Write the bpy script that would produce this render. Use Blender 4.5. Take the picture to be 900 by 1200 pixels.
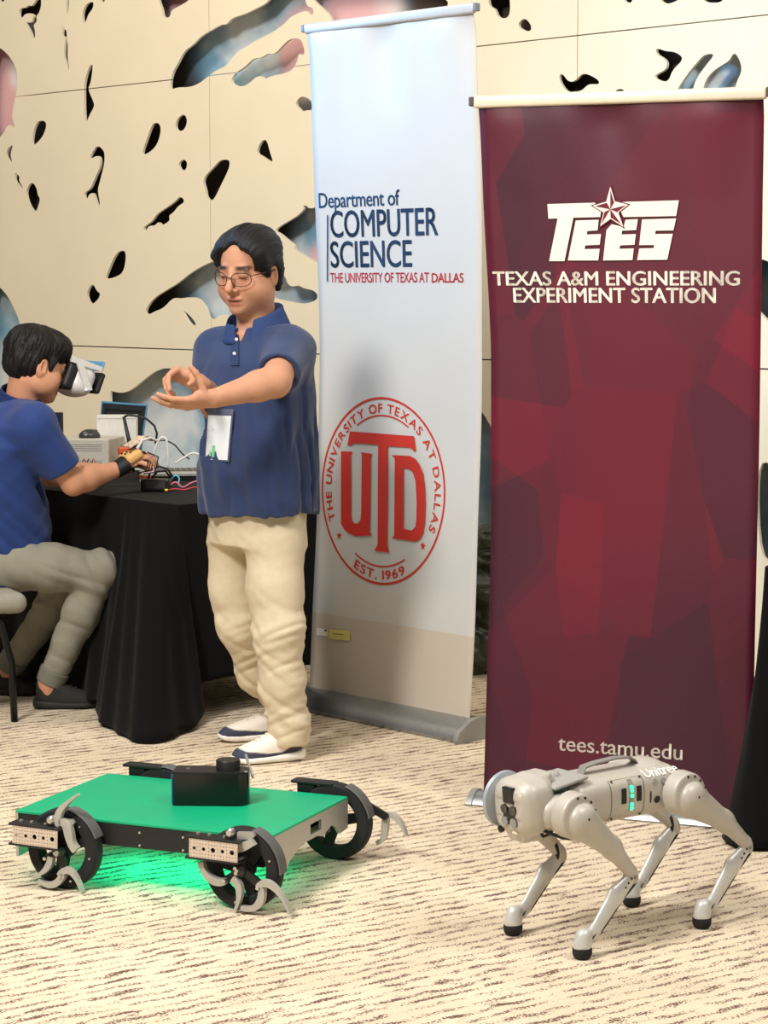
import bpy, bmesh, math, random
import numpy as np
from mathutils import Vector, Matrix, Euler, geometry

for _o in list(bpy.data.objects):
    bpy.data.objects.remove(_o, do_unlink=True)
SC = bpy.context.scene
COL = SC.collection
random.seed(7)
PI = math.pi

# ------------------------------------------------------------------ camera
FPX, CAMH = 2600.0, 1.48                 # focal length in pixels of a 900x1200 frame, lens height
PITCH = math.atan(265.0 / FPX)           # horizon lies 265 px above the frame centre
cam = bpy.data.cameras.new('camera')
cam.sensor_fit = 'VERTICAL'
cam.sensor_height = 36.0
cam.sensor_width = 27.0
cam.lens = FPX * 36.0 / 1200.0
cam.clip_start = 0.05
camo = bpy.data.objects.new('camera', cam)
COL.objects.link(camo)
camo.location = (0, 0, CAMH)
camo.rotation_euler = (PI / 2 - PITCH, 0, 0)
SC.camera = camo

# ------------------------------------------------------------------ light
SC.view_settings.view_transform = 'Standard'
SC.view_settings.look = 'None'
SC.view_settings.gamma = 1.0
SC.view_settings.use_curve_mapping = False
SC.view_settings.exposure = -0.80
world = bpy.data.worlds.new('world')
SC.world = world
world.use_nodes = True
world.node_tree.nodes['Background'].inputs[0].default_value = (1.0, 0.97, 0.93, 1)
world.node_tree.nodes['Background'].inputs[1].default_value = 0.27


def area_light(name, loc, target, size, power, color, spread=180):
    l = bpy.data.lights.new(name, 'AREA')
    l.shape = 'DISK'
    l.size = size
    l.energy = power
    l.color = color
    l.spread = math.radians(spread)
    o = bpy.data.objects.new(name, l)
    COL.objects.link(o)
    o.location = loc
    o.rotation_euler = (Vector(target) - Vector(loc)).to_track_quat('-Z', 'Y').to_euler()
    return o


area_light('ceiling_light_front', (-2.6, 2.6, 4.6), (0.1, 5.4, 0), 1.1, 540, (1.0, 0.96, 0.90))
area_light('ceiling_light_side', (2.6, 3.6, 4.6), (0.4, 6.2, 0.6), 1.6, 190, (1.0, 0.96, 0.91))
area_light('ceiling_light_middle', (-1.2, 4.6, 4.7), (-0.6, 6.6, 0.6), 1.6, 150, (1.0, 0.95, 0.88))
area_light('wall_washer', (-2.6, 8.0, 4.6), (-1.6, 10.6, 1.4), 1.2, 110, (1.0, 0.86, 0.66))
area_light('stage_wash_blue', (-3.3, 8.7, 3.3), (-0.05, 7.5, 2.15), 0.4, 17, (0.16, 0.5, 1.0), 40)


# ------------------------------------------------------------------ pixels to places
_c, _s = math.cos(PITCH), math.sin(PITCH)
EYE = np.array([0.0, 0.0, CAMH])


def ray(x, y):
    u = (x - 450.0) / FPX
    v = (600.0 - y) / FPX
    return np.array([u, _c + v * _s, -_s + v * _c])


def G(x, y, z=0.0):
    r = ray(x, y)
    return EYE + r * ((z - CAMH) / r[2])


def D(x, y, Y):
    r = ray(x, y)
    return EYE + r * (Y / r[1])


def onplane(x, y, p0, n):
    r = ray(x, y)
    return EYE + r * (np.dot(np.asarray(p0) - EYE, n) / np.dot(r, n))


# ------------------------------------------------------------------ object helpers
def lin(c):
    if isinstance(c, str):
        c = c.lstrip('#')
        c = [int(c[i:i + 2], 16) / 255.0 for i in (0, 2, 4)]
    else:
        c = [v / 255.0 for v in c]
    return tuple((v / 12.92 if v <= 0.04045 else ((v + 0.055) / 1.055) ** 2.4) for v in c)


def link(name, data, parent=None, loc=None):
    o = bpy.data.objects.new(name, data)
    COL.objects.link(o)
    if parent is not None:
        o.parent = parent
    if loc is not None:
        o.location = loc
    return o


def tag(o, label, cat, group=None):
    o['label'] = label
    o['category'] = cat
    if group:
        o['group'] = group
    return o


def thing(name, label, cat, loc=(0, 0, 0), rotz=0.0, group=None):
    o = bpy.data.objects.new(name, None)
    o.empty_display_size = 0.1
    COL.objects.link(o)
    o.location = loc
    o.rotation_euler = (0, 0, rotz)
    return tag(o, label, cat, group)


def struct(o):
    o['kind'] = 'structure'
    return o


class MB:
    """collects shapes that become one mesh"""

    def __init__(self):
        self.v = []
        self.f = []

    def add(self, verts, faces, M=None):
        n = len(self.v)
        if M is not None:
            verts = [M @ Vector(v) for v in verts]
        self.v += [tuple(v) for v in verts]
        self.f += [tuple(i + n for i in f) for f in faces]
        return self

    def box(self, c, s, M=None, bevel=0.0, seg=2):
        bm = bmesh.new()
        bmesh.ops.create_cube(bm, size=1.0)
        for v in bm.verts:
            v.co = Vector((v.co.x * s[0], v.co.y * s[1], v.co.z * s[2])) + Vector(c)
        if bevel > 0:
            bmesh.ops.bevel(bm, geom=list(bm.edges), offset=bevel, segments=seg, profile=0.5, affect='EDGES')
        bm.verts.index_update()
        self.add([v.co.copy() for v in bm.verts], [[v.index for v in f.verts] for f in bm.faces], M)
        bm.free()
        return self

    def cyl(self, a, b, r0, r1=None, n=20, M=None, cap=True):
        r1 = r0 if r1 is None else r1
        return self.tube([a, b], [r0, r1], n, M, cap)

    def tube(self, pts, rad, n=10, M=None, cap=True, sx=1.0):
        pts = [Vector(p) for p in pts]
        if not hasattr(rad, '__len__'):
            rad = [rad] * len(pts)
        verts, faces = [], []
        up = None
        for i, p in enumerate(pts):
            t = (pts[min(i + 1, len(pts) - 1)] - pts[max(i - 1, 0)]).normalized()
            if up is None:
                up = Vector((0, 0, 1)) if abs(t.z) < 0.9 else Vector((1, 0, 0))
            x = up.cross(t).normalized()
            y = t.cross(x).normalized()
            up = y
            for k in range(n):
                a = 2 * PI * k / n
                verts.append(p + (x * math.cos(a) * sx + y * math.sin(a)) * rad[i])
        m = len(pts)
        for i in range(m - 1):
            for k in range(n):
                k2 = (k + 1) % n
                faces.append((i * n + k, i * n + k2, (i + 1) * n + k2, (i + 1) * n + k))
        if cap:
            faces.append(tuple(range(n - 1, -1, -1)))
            faces.append(tuple((m - 1) * n + k for k in range(n)))
        return self.add(verts, faces, M)

    def lathe(self, prof, n=28, M=None, close=False):
        """prof: (r, z) pairs around z"""
        verts, faces = [], []
        m = len(prof)
        for r, z in prof:
            for k in range(n):
                a = 2 * PI * k / n
                verts.append((r * math.cos(a), r * math.sin(a), z))
        rng = m if close else m - 1
        for i in range(rng):
            j = (i + 1) % m
            for k in range(n):
                k2 = (k + 1) % n
                faces.append((i * n + k, i * n + k2, j * n + k2, j * n + k))
        if not close:
            if prof[0][0] > 1e-6:
                faces.append(tuple(range(n - 1, -1, -1)))
            if prof[-1][0] > 1e-6:
                faces.append(tuple((m - 1) * n + k for k in range(n)))
        return self.add(verts, faces, M)

    def prism(self, poly, h0, h1, M=None, holes=()):
        """polygon (with holes) in xy extruded from z=h0 to z=h1"""
        v2, tris = fill_poly(poly, holes)
        n = len(v2)
        verts = [(p[0], p[1], h1) for p in v2] + [(p[0], p[1], h0) for p in v2]
        faces = [tuple(t) for t in tris] + [tuple(i + n for i in reversed(t)) for t in tris]
        cnt = {}
        for t in tris:
            for a, b in ((t[0], t[1]), (t[1], t[2]), (t[2], t[0])):
                cnt[(a, b)] = cnt.get((a, b), 0) + 1
        for (a, b) in cnt:
            if (b, a) not in cnt:
                faces.append((b, a, a + n, b + n))
        return self.add(verts, faces, M)

    def build(self, name, mat, parent=None, smooth=False, loc=None, angle=None):
        me = bpy.data.meshes.new(name)
        me.from_pydata(self.v, [], self.f)
        me.validate()
        if mat is not None:
            me.materials.append(mat)
        fix_normals(me)
        if smooth or angle:
            me.polygons.foreach_set('use_smooth', [True] * len(me.polygons))
            if angle:
                me.set_sharp_from_angle(angle=math.radians(angle))
        me.update()
        return link(name, me, parent, loc)


def fix_normals(me):
    bm = bmesh.new()
    bm.from_mesh(me)
    bmesh.ops.recalc_face_normals(bm, faces=bm.faces)
    bm.to_mesh(me)
    bm.free()


def in_poly(x, y, poly):
    c = False
    j = len(poly) - 1
    for i in range(len(poly)):
        xi, yi = poly[i][0], poly[i][1]
        xj, yj = poly[j][0], poly[j][1]
        if (yi > y) != (yj > y) and x < (xj - xi) * (y - yi) / (yj - yi) + xi:
            c = not c
        j = i
    return c


def fill_poly(poly, holes=()):
    loops = [list(poly)] + [list(h) for h in holes]
    vs, es = [], []
    for lp in loops:
        n0 = len(vs)
        vs += [Vector((p[0], p[1])) for p in lp]
        es += [(n0 + i, n0 + (i + 1) % len(lp)) for i in range(len(lp))]
    ov, oe, of, _, _, _ = geometry.delaunay_2d_cdt(vs, es, [], 0, 1e-6)
    keep = []
    for f in of:
        cx = sum(ov[i].x for i in f) / 3
        cy = sum(ov[i].y for i in f) / 3
        if in_poly(cx, cy, loops[0]) and not any(in_poly(cx, cy, h) for h in loops[1:]):
            a, b, c = (ov[i] for i in f)
            if (b - a).cross(c - a) < 0:
                f = [f[0], f[2], f[1]]
            keep.append(list(f))
    return [(p.x, p.y) for p in ov], keep


def chaikin(poly, it=1):
    for _ in range(it):
        out = []
        n = len(poly)
        for i in range(n):
            a, b = poly[i], poly[(i + 1) % n]
            out.append((a[0] * .75 + b[0] * .25, a[1] * .75 + b[1] * .25))
            out.append((a[0] * .25 + b[0] * .75, a[1] * .25 + b[1] * .75))
        poly = out
    return poly


# ------------------------------------------------------------------ materials
class NT:
    def __init__(self, m):
        self.t = m.node_tree
        self.n = m.node_tree.nodes
        self.l = m.node_tree.links

    def node(self, kind, **kw):
        nd = self.n.new(kind)
        for k, v in kw.items():
            if k.startswith('i_'):
                key = k[2:]
                key = int(key) if key.isdigit() else key
                self.put(nd.inputs[key], v)
            else:
                setattr(nd, k, v)
        return nd

    def put(self, sock, v):
        if isinstance(v, bpy.types.NodeSocket):
            self.l.new(v, sock)
        else:
            if hasattr(sock.default_value, '__len__') and hasattr(v, '__len__') and len(sock.default_value) == 4 and len(v) == 3:
                v = (*v, 1)
            sock.default_value = v

    def math(self, op, a, b=0.0, clamp=False):
        nd = self.n.new('ShaderNodeMath')
        nd.operation = op
        nd.use_clamp = clamp
        self.put(nd.inputs[0], a)
        self.put(nd.inputs[1], b)
        return nd.outputs[0]

    def mix(self, fac, a, b, blend='MIX'):
        nd = self.n.new('ShaderNodeMix')
        nd.data_type = 'RGBA'
        nd.blend_type = blend
        self.put(nd.inputs[0], fac)
        self.put(nd.inputs[6], a)
        self.put(nd.inputs[7], b)
        return nd.outputs[2]

    def ramp(self, fac, lo, hi):
        nd = self.n.new('ShaderNodeMapRange')
        nd.interpolation_type = 'SMOOTHSTEP'
        self.put(nd.inputs[0], fac)
        nd.inputs[1].default_value = lo
        nd.inputs[2].default_value = hi
        return nd.outputs[0]

    def noise(self, vec, scale, detail=2.0, rough=0.5, dist=0.0):
        nd = self.n.new('ShaderNodeTexNoise')
        if vec is not None:
            self.l.new(vec, nd.inputs['Vector'])
        nd.inputs['Scale'].default_value = scale
        nd.inputs['Detail'].default_value = detail
        nd.inputs['Roughness'].default_value = rough
        nd.inputs['Distortion'].default_value = dist
        return nd.outputs[0]

    def coord(self, out='Object'):
        return self.n.new('ShaderNodeTexCoord').outputs[out]

    def mapping(self, vec, loc=(0, 0, 0), rot=(0, 0, 0), scale=(1, 1, 1)):
        nd = self.n.new('ShaderNodeMapping')
        self.l.new(vec, nd.inputs[0])
        nd.inputs[1].default_value = loc
        nd.inputs[2].default_value = rot
        nd.inputs[3].default_value = scale
        return nd.outputs[0]

    def bump(self, h, strength=0.3, dist=0.01):
        nd = self.n.new('ShaderNodeBump')
        nd.inputs['Strength'].default_value = strength
        nd.inputs['Distance'].default_value = dist
        self.l.new(h, nd.inputs['Height'])
        return nd.outputs[0]


_mats = {}


def mat(name, color, rough=0.5, metal=0.0, var=0.0, vscale=40.0, bump=0.0, bscale=300.0, spec=0.5, emit=None,
        estr=0.0, coat=0.0, sheen=0.0, attr=False, alpha=1.0, trans=0.0, stretch=(1, 1, 1)):
    if name in _mats:
        return _mats[name]
    m = bpy.data.materials.new(name)
    m.use_nodes = True
    b = m.node_tree.nodes['Principled BSDF']
    nt = NT(m)
    col = lin(color)
    b.inputs['Roughness'].default_value = rough
    b.inputs['Metallic'].default_value = metal
    b.inputs['Specular IOR Level'].default_value = spec
    b.inputs['Coat Weight'].default_value = coat
    b.inputs['Sheen Weight'].default_value = sheen
    b.inputs['Transmission Weight'].default_value = trans
    b.inputs['Alpha'].default_value = alpha
    vec = nt.mapping(nt.coord(), scale=stretch)
    if attr:
        a = nt.node('ShaderNodeAttribute', attribute_name='col')
        base = a.outputs['Color']
    else:
        base = None
    vv = var if var > 0 else 0.03
    nz = nt.noise(vec, vscale, 3.0, 0.6)
    fac = nt.ramp(nz, 0.3, 0.7)
    if base is None:
        c1 = tuple(min(1, v * (1 - vv)) for v in col)
        c2 = tuple(min(1, v * (1 + vv)) for v in col)
        outc = nt.mix(fac, c1, c2)
    else:
        outc = nt.mix(fac, nt.mix(1.0, base, (1 - vv,) * 3, 'MULTIPLY'), base)
    nt.l.new(outc, b.inputs['Base Color'])
    if bump > 0:
        nb = nt.noise(vec, bscale, 2.0, 0.6)
        nt.l.new(nt.bump(nb, bump, 0.004), b.inputs['Normal'])
    if emit is not None:
        b.inputs['Emission Color'].default_value = (*lin(emit), 1)
        b.inputs['Emission Strength'].default_value = estr
    _mats[name] = m
    return m
# ================================================================== organic shapes from distance fields
F32 = np.float32


def A3(p):
    return np.asarray(p, dtype=np.float64)


def smin(a, b, k):
    h = np.clip(0.5 + 0.5 * (b - a) / k, 0, 1)
    return b + (a - b) * h - k * h * (1 - h)


def smax(a, b, k):
    return -smin(-a, -b, k)


def vnoise(P, seed=0):
    """smooth value noise in [-1, 1], P (..., 3)"""
    Pi = np.floor(P).astype(np.int64)
    f = (P - Pi)
    f = f * f * (3 - 2 * f)

    def h(dx, dy, dz):
        n = (Pi[..., 0] + dx) * 374761393 + (Pi[..., 1] + dy) * 668265263 + (Pi[..., 2] + dz) * 2147483647 + seed * 974711
        n = (n ^ (n >> 13)) * 1274126177
        n = n ^ (n >> 16)
        return (n & 0xffff).astype(np.float64) / 32767.5 - 1.0
    x, y, z = f[..., 0], f[..., 1], f[..., 2]
    c00 = h(0, 0, 0) * (1 - x) + h(1, 0, 0) * x
    c10 = h(0, 1, 0) * (1 - x) + h(1, 1, 0) * x
    c01 = h(0, 0, 1) * (1 - x) + h(1, 0, 1) * x
    c11 = h(0, 1, 1) * (1 - x) + h(1, 1, 1) * x
    return (c00 * (1 - y) + c10 * y) * (1 - z) + (c01 * (1 - y) + c11 * y) * z


class SDF:
    def __init__(self):
        self.p = []
        self.post = None

    def add(self, f, c, r, op='u', k=0.01):
        self.p.append((f, A3(c), float(r), op, k))
        return self

    def cap(self, a, b, ra, rb=None, k=0.01, op='u', sq=None):
        """tapered capsule; sq=(dir, s) squashes the section along dir by factor s"""
        a, b = A3(a), A3(b)
        rb = ra if rb is None else rb
        ab = b - a
        L2 = max(1e-9, float(ab @ ab))
        if sq is not None:
            w = A3(sq[0])
            w = w - ab * (w @ ab) / L2
            w = w / np.linalg.norm(w)
            s = sq[1]

        def f(P):
            d = P - a
            t = np.clip(d @ ab / L2, 0, 1)
            q = d - t[..., None] * ab
            r = ra + (rb - ra) * t
            if sq is not None:
                cmp_ = q @ w
                q = q + w * (cmp_ * (1 / s - 1))[..., None]
                ln = np.sqrt((q * q).sum(-1))
                return (ln - r) * min(1.0, s)
            return np.sqrt((q * q).sum(-1)) - r
        return self.add(f, (a + b) / 2, np.linalg.norm(ab) / 2 + max(ra, rb) * (max(1, sq[1]) if sq is not None else 1), op, k)

    def chain(self, pts, rad, k=0.01, op='u', sq=None):
        for i in range(len(pts) - 1):
            self.cap(pts[i], pts[i + 1], rad[i], rad[i + 1], k, op, sq)
        return self

    def ell(self, c, rad, R=None, k=0.01, op='u'):
        c, rad = A3(c), A3(rad)
        R = np.eye(3) if R is None else R

        def f(P):
            q = (P - c) @ R
            k0 = np.sqrt(((q / rad) ** 2).sum(-1))
            k1 = np.sqrt(((q / rad ** 2) ** 2).sum(-1)) + 1e-9
            return k0 * (k0 - 1) / k1
        return self.add(f, c, max(rad), op, k)

    def box(self, c, half, r, R=None, k=0.01, op='u'):
        c, half = A3(c), A3(half)
        R = np.eye(3) if R is None else R

        def f(P):
            q = np.abs((P - c) @ R) - (half - r)
            return np.sqrt((np.maximum(q, 0) ** 2).sum(-1)) + np.minimum(q.max(-1), 0) - r
        return self.add(f, c, np.linalg.norm(half), op, k)

    def loft(self, rows, o, R, k=0.01, op='u', power=2.0):
        """elliptical sections stacked along local z; rows (z, cx, cy, a, b); R columns = local axes"""
        rows = np.array(rows, float)
        o = A3(o)
        zc = rows[:, 0]

        def f(P):
            q = (P - o) @ R
            z = q[..., 2]
            zz = np.clip(z, zc[0], zc[-1])
            cx, cy = np.interp(zz, zc, rows[:, 1]), np.interp(zz, zc, rows[:, 2])
            a, b = np.interp(zz, zc, rows[:, 3]), np.interp(zz, zc, rows[:, 4])
            x, y = np.abs(q[..., 0] - cx) / a, np.abs(q[..., 1] - cy) / b
            rr = (x ** power + y ** power) ** (1 / power)
            d2 = (rr - 1) * np.minimum(a, b) * (0.55 + 0.45 * np.where(rr > 1e-6, (x * x * 1.0 + y * y) / np.maximum(rr * rr, 1e-6), 1))
            dz = np.abs(z - zz)
            return np.where(dz > 0, np.sqrt(np.maximum(d2, 0) ** 2 + dz * dz) + np.minimum(d2, 0) * 0, d2)
        mid = o + R @ np.array([rows[:, 1].mean(), rows[:, 2].mean(), (zc[0] + zc[-1]) / 2])
        rad = (zc[-1] - zc[0]) / 2 + rows[:, 3:5].max() + np.abs(rows[:, 1:3]).max()
        return self.add(f, mid, rad, op, k)

    def half(self, p0, n, k=0.004):
        """cut away everything on the n side of the plane"""
        p0, n = A3(p0), A3(n) / np.linalg.norm(n)
        return self.add(lambda P: -((P - p0) @ n), p0, 1e3, 'c', k)

    def ev(self, P, c=None, hd=0.0):
        d = None
        for f, pc, r, op, k in self.p:
            if op == 'u':
                if c is not None and np.linalg.norm(pc - c) - r > hd + 2 * k + 0.03:
                    continue
                v = f(P)
                d = v if d is None else (smin(d, v, k) if k > 0 else np.minimum(d, v))
            elif d is not None:
                if op == 's' and c is not None and np.linalg.norm(pc - c) - r > hd + 2 * k + 0.03:
                    continue
                v = f(P)
                d = smax(d, -v, k) if op == 's' else smax(d, -v, k)
        if d is None:
            return None
        if self.post is not None:
            d = self.post(P, d)
        return d

    def mesh(self, vox, lo, hi, n=32, slack=1.6):
        lo, hi = A3(lo), A3(hi)
        N = np.ceil((hi - lo) / vox / n).astype(int)
        BIG = 1 << 20
        ids, pos, quads = [], [], []
        hd = vox * (n + 2) * 0.5 * math.sqrt(3)
        for ci in range(N[0]):
            for cj in range(N[1]):
                for ck in range(N[2]):
                    g0 = np.array([ci, cj, ck]) * n
                    cen = lo + (g0 + (n - 1) / 2) * vox
                    dc = self.ev(cen[None, :], cen, hd)
                    if dc is None or abs(dc[0]) > hd * slack + 0.01:
                        continue
                    ax = [lo[a] + (g0[a] - 1 + np.arange(n + 2)) * vox for a in range(3)]
                    P = np.stack(np.meshgrid(*ax, indexing='ij'), -1)
                    d = self.ev(P, cen, hd)
                    if d is None:
                        continue
                    neg = d < 0
                    if neg.all() or not neg.any():
                        continue
                    m = n + 1
                    cnt = np.zeros((m, m, m), np.int8)
                    for a in (0, 1):
                        for b in (0, 1):
                            for c in (0, 1):
                                cnt += neg[a:a + m, b:b + m, c:c + m]
                    act = np.argwhere((cnt > 0) & (cnt < 8))
                    if len(act) == 0:
                        continue
                    corner = np.array([(a, b, c) for a in (0, 1) for b in (0, 1) for c in (0, 1)])
                    vals = np.stack([d[act[:, 0] + a, act[:, 1] + b, act[:, 2] + c] for a, b, c in corner], 1)
                    acc = np.zeros((len(act), 3))
                    num = np.zeros(len(act))
                    for e0 in range(8):
                        for ax_ in range(3):
                            if corner[e0][ax_] == 0:
                                e1 = e0 + (4, 2, 1)[ax_]
                                v0, v1 = vals[:, e0], vals[:, e1]
                                cr = (v0 < 0) != (v1 < 0)
                                t = np.where(cr, v0 / np.where(cr, v0 - v1, 1), 0)
                                pt = np.repeat(corner[e0][None, :].astype(float), len(act), 0)
                                pt[:, ax_] += t
                                acc += pt * cr[:, None]
                                num += cr
                    pos.append(lo + (act + acc / num[:, None] + g0 - 1) * vox)
                    gid = act + g0
                    ids.append((gid[:, 0] * BIG + gid[:, 1]) * BIG + gid[:, 2])
                    sl = slice(1, n + 1)
                    for ax_ in range(3):
                        s1 = [sl, sl, sl]
                        s1[ax_] = slice(2, n + 2)
                        A, B = neg[sl, sl, sl], neg[tuple(s1)]
                        for flip, mk in ((0, A & ~B), (1, ~A & B)):
                            e = np.argwhere(mk) + 1
                            if len(e) == 0:
                                continue
                            u, w = (ax_ + 1) % 3, (ax_ + 2) % 3
                            du = np.zeros(3, int)
                            dw = np.zeros(3, int)
                            du[u], dw[w] = 1, 1
                            q = [e - du - dw, e - dw, e, e - du]
                            if flip:
                                q = q[::-1]
                            qq = [((x + g0)[:, 0] * BIG + (x + g0)[:, 1]) * BIG + (x + g0)[:, 2] for x in q]
                            quads.append(np.stack(qq, 1))
        ids = np.concatenate(ids)
        pos = np.concatenate(pos)
        quads = np.concatenate(quads)
        uid, first = np.unique(ids, return_index=True)
        V = pos[first]
        idx = np.searchsorted(uid, quads)
        idx = np.minimum(idx, len(uid) - 1)
        ok = (uid[idx] == quads).all(1)
        idx = idx[ok]
        used = np.unique(idx)
        return V[used], np.searchsorted(used, idx)


def sdf_obj(name, s, vox, lo, hi, mat_, parent=None, origin=(0, 0, 0), color=None, relax=1, slack=1.6):
    V, Q = s.mesh(vox, lo, hi, slack=slack)
    if relax:
        for _ in range(relax):
            acc = np.zeros_like(V)
            cn = np.zeros(len(V))
            for i in range(4):
                a, b = Q[:, i], Q[:, (i + 1) % 4]
                np.add.at(acc, a, V[b])
                np.add.at(cn, a, 1)
            V = V * 0.4 + 0.6 * acc / np.maximum(cn, 1)[:, None]
    me = bpy.data.meshes.new(name)
    me.vertices.add(len(V))
    me.vertices.foreach_set('co', (V - A3(origin)).astype(F32).ravel())
    me.loops.add(len(Q) * 4)
    me.loops.foreach_set('vertex_index', Q.astype(np.int32).ravel())
    me.polygons.add(len(Q))
    me.polygons.foreach_set('loop_start', np.arange(len(Q), dtype=np.int32) * 4)
    me.polygons.foreach_set('use_smooth', np.ones(len(Q), dtype=bool))
    me.update(calc_edges=True)
    me.validate()
    if color is not None:
        at = me.color_attributes.new('col', 'FLOAT_COLOR', 'POINT')
        c = color(V)
        at.data.foreach_set('color', np.concatenate([c, np.ones((len(V), 1))], 1).astype(F32).ravel())
    if mat_ is not None:
        me.materials.append(mat_)
    return link(name, me, parent)


def frame(fwd, up=(0, 0, 1)):
    """columns: left, forward, up"""
    f = A3(fwd) / np.linalg.norm(fwd)
    u = A3(up) - f * (A3(up) @ f)
    u /= np.linalg.norm(u)
    l = np.cross(u, f)
    return np.stack([l, f, u], 1)
# ================================================================== the room
WB = G(560, 770)                                   # a point where the back wall meets the floor
_r = ray(-2014, 335)
WE = -np.array([_r[0], _r[1], 0.0]) / math.hypot(_r[0], _r[1])     # along the wall, to the right
WN = np.array([WE[1], -WE[0], 0.0])                # towards the room
if np.dot(WN, -WB) < 0:
    WN = -WN


def Wpix(x, y):
    P = onplane(x, y, WB, WN)
    return (float(np.dot(P - WB, WE)), float(P[2]))


# frame of the wall: x along, y up, z out into the room
WM = Matrix(((WE[0], 0, WN[0], WB[0]), (WE[1], 0, WN[1], WB[1]), (0, 1, 0, 0), (0, 0, 0, 1)))


def crop(pts, x0, y0, sc):
    return [(x0 + p[0] / sc, y0 + p[1] / sc) for p in pts]


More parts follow.
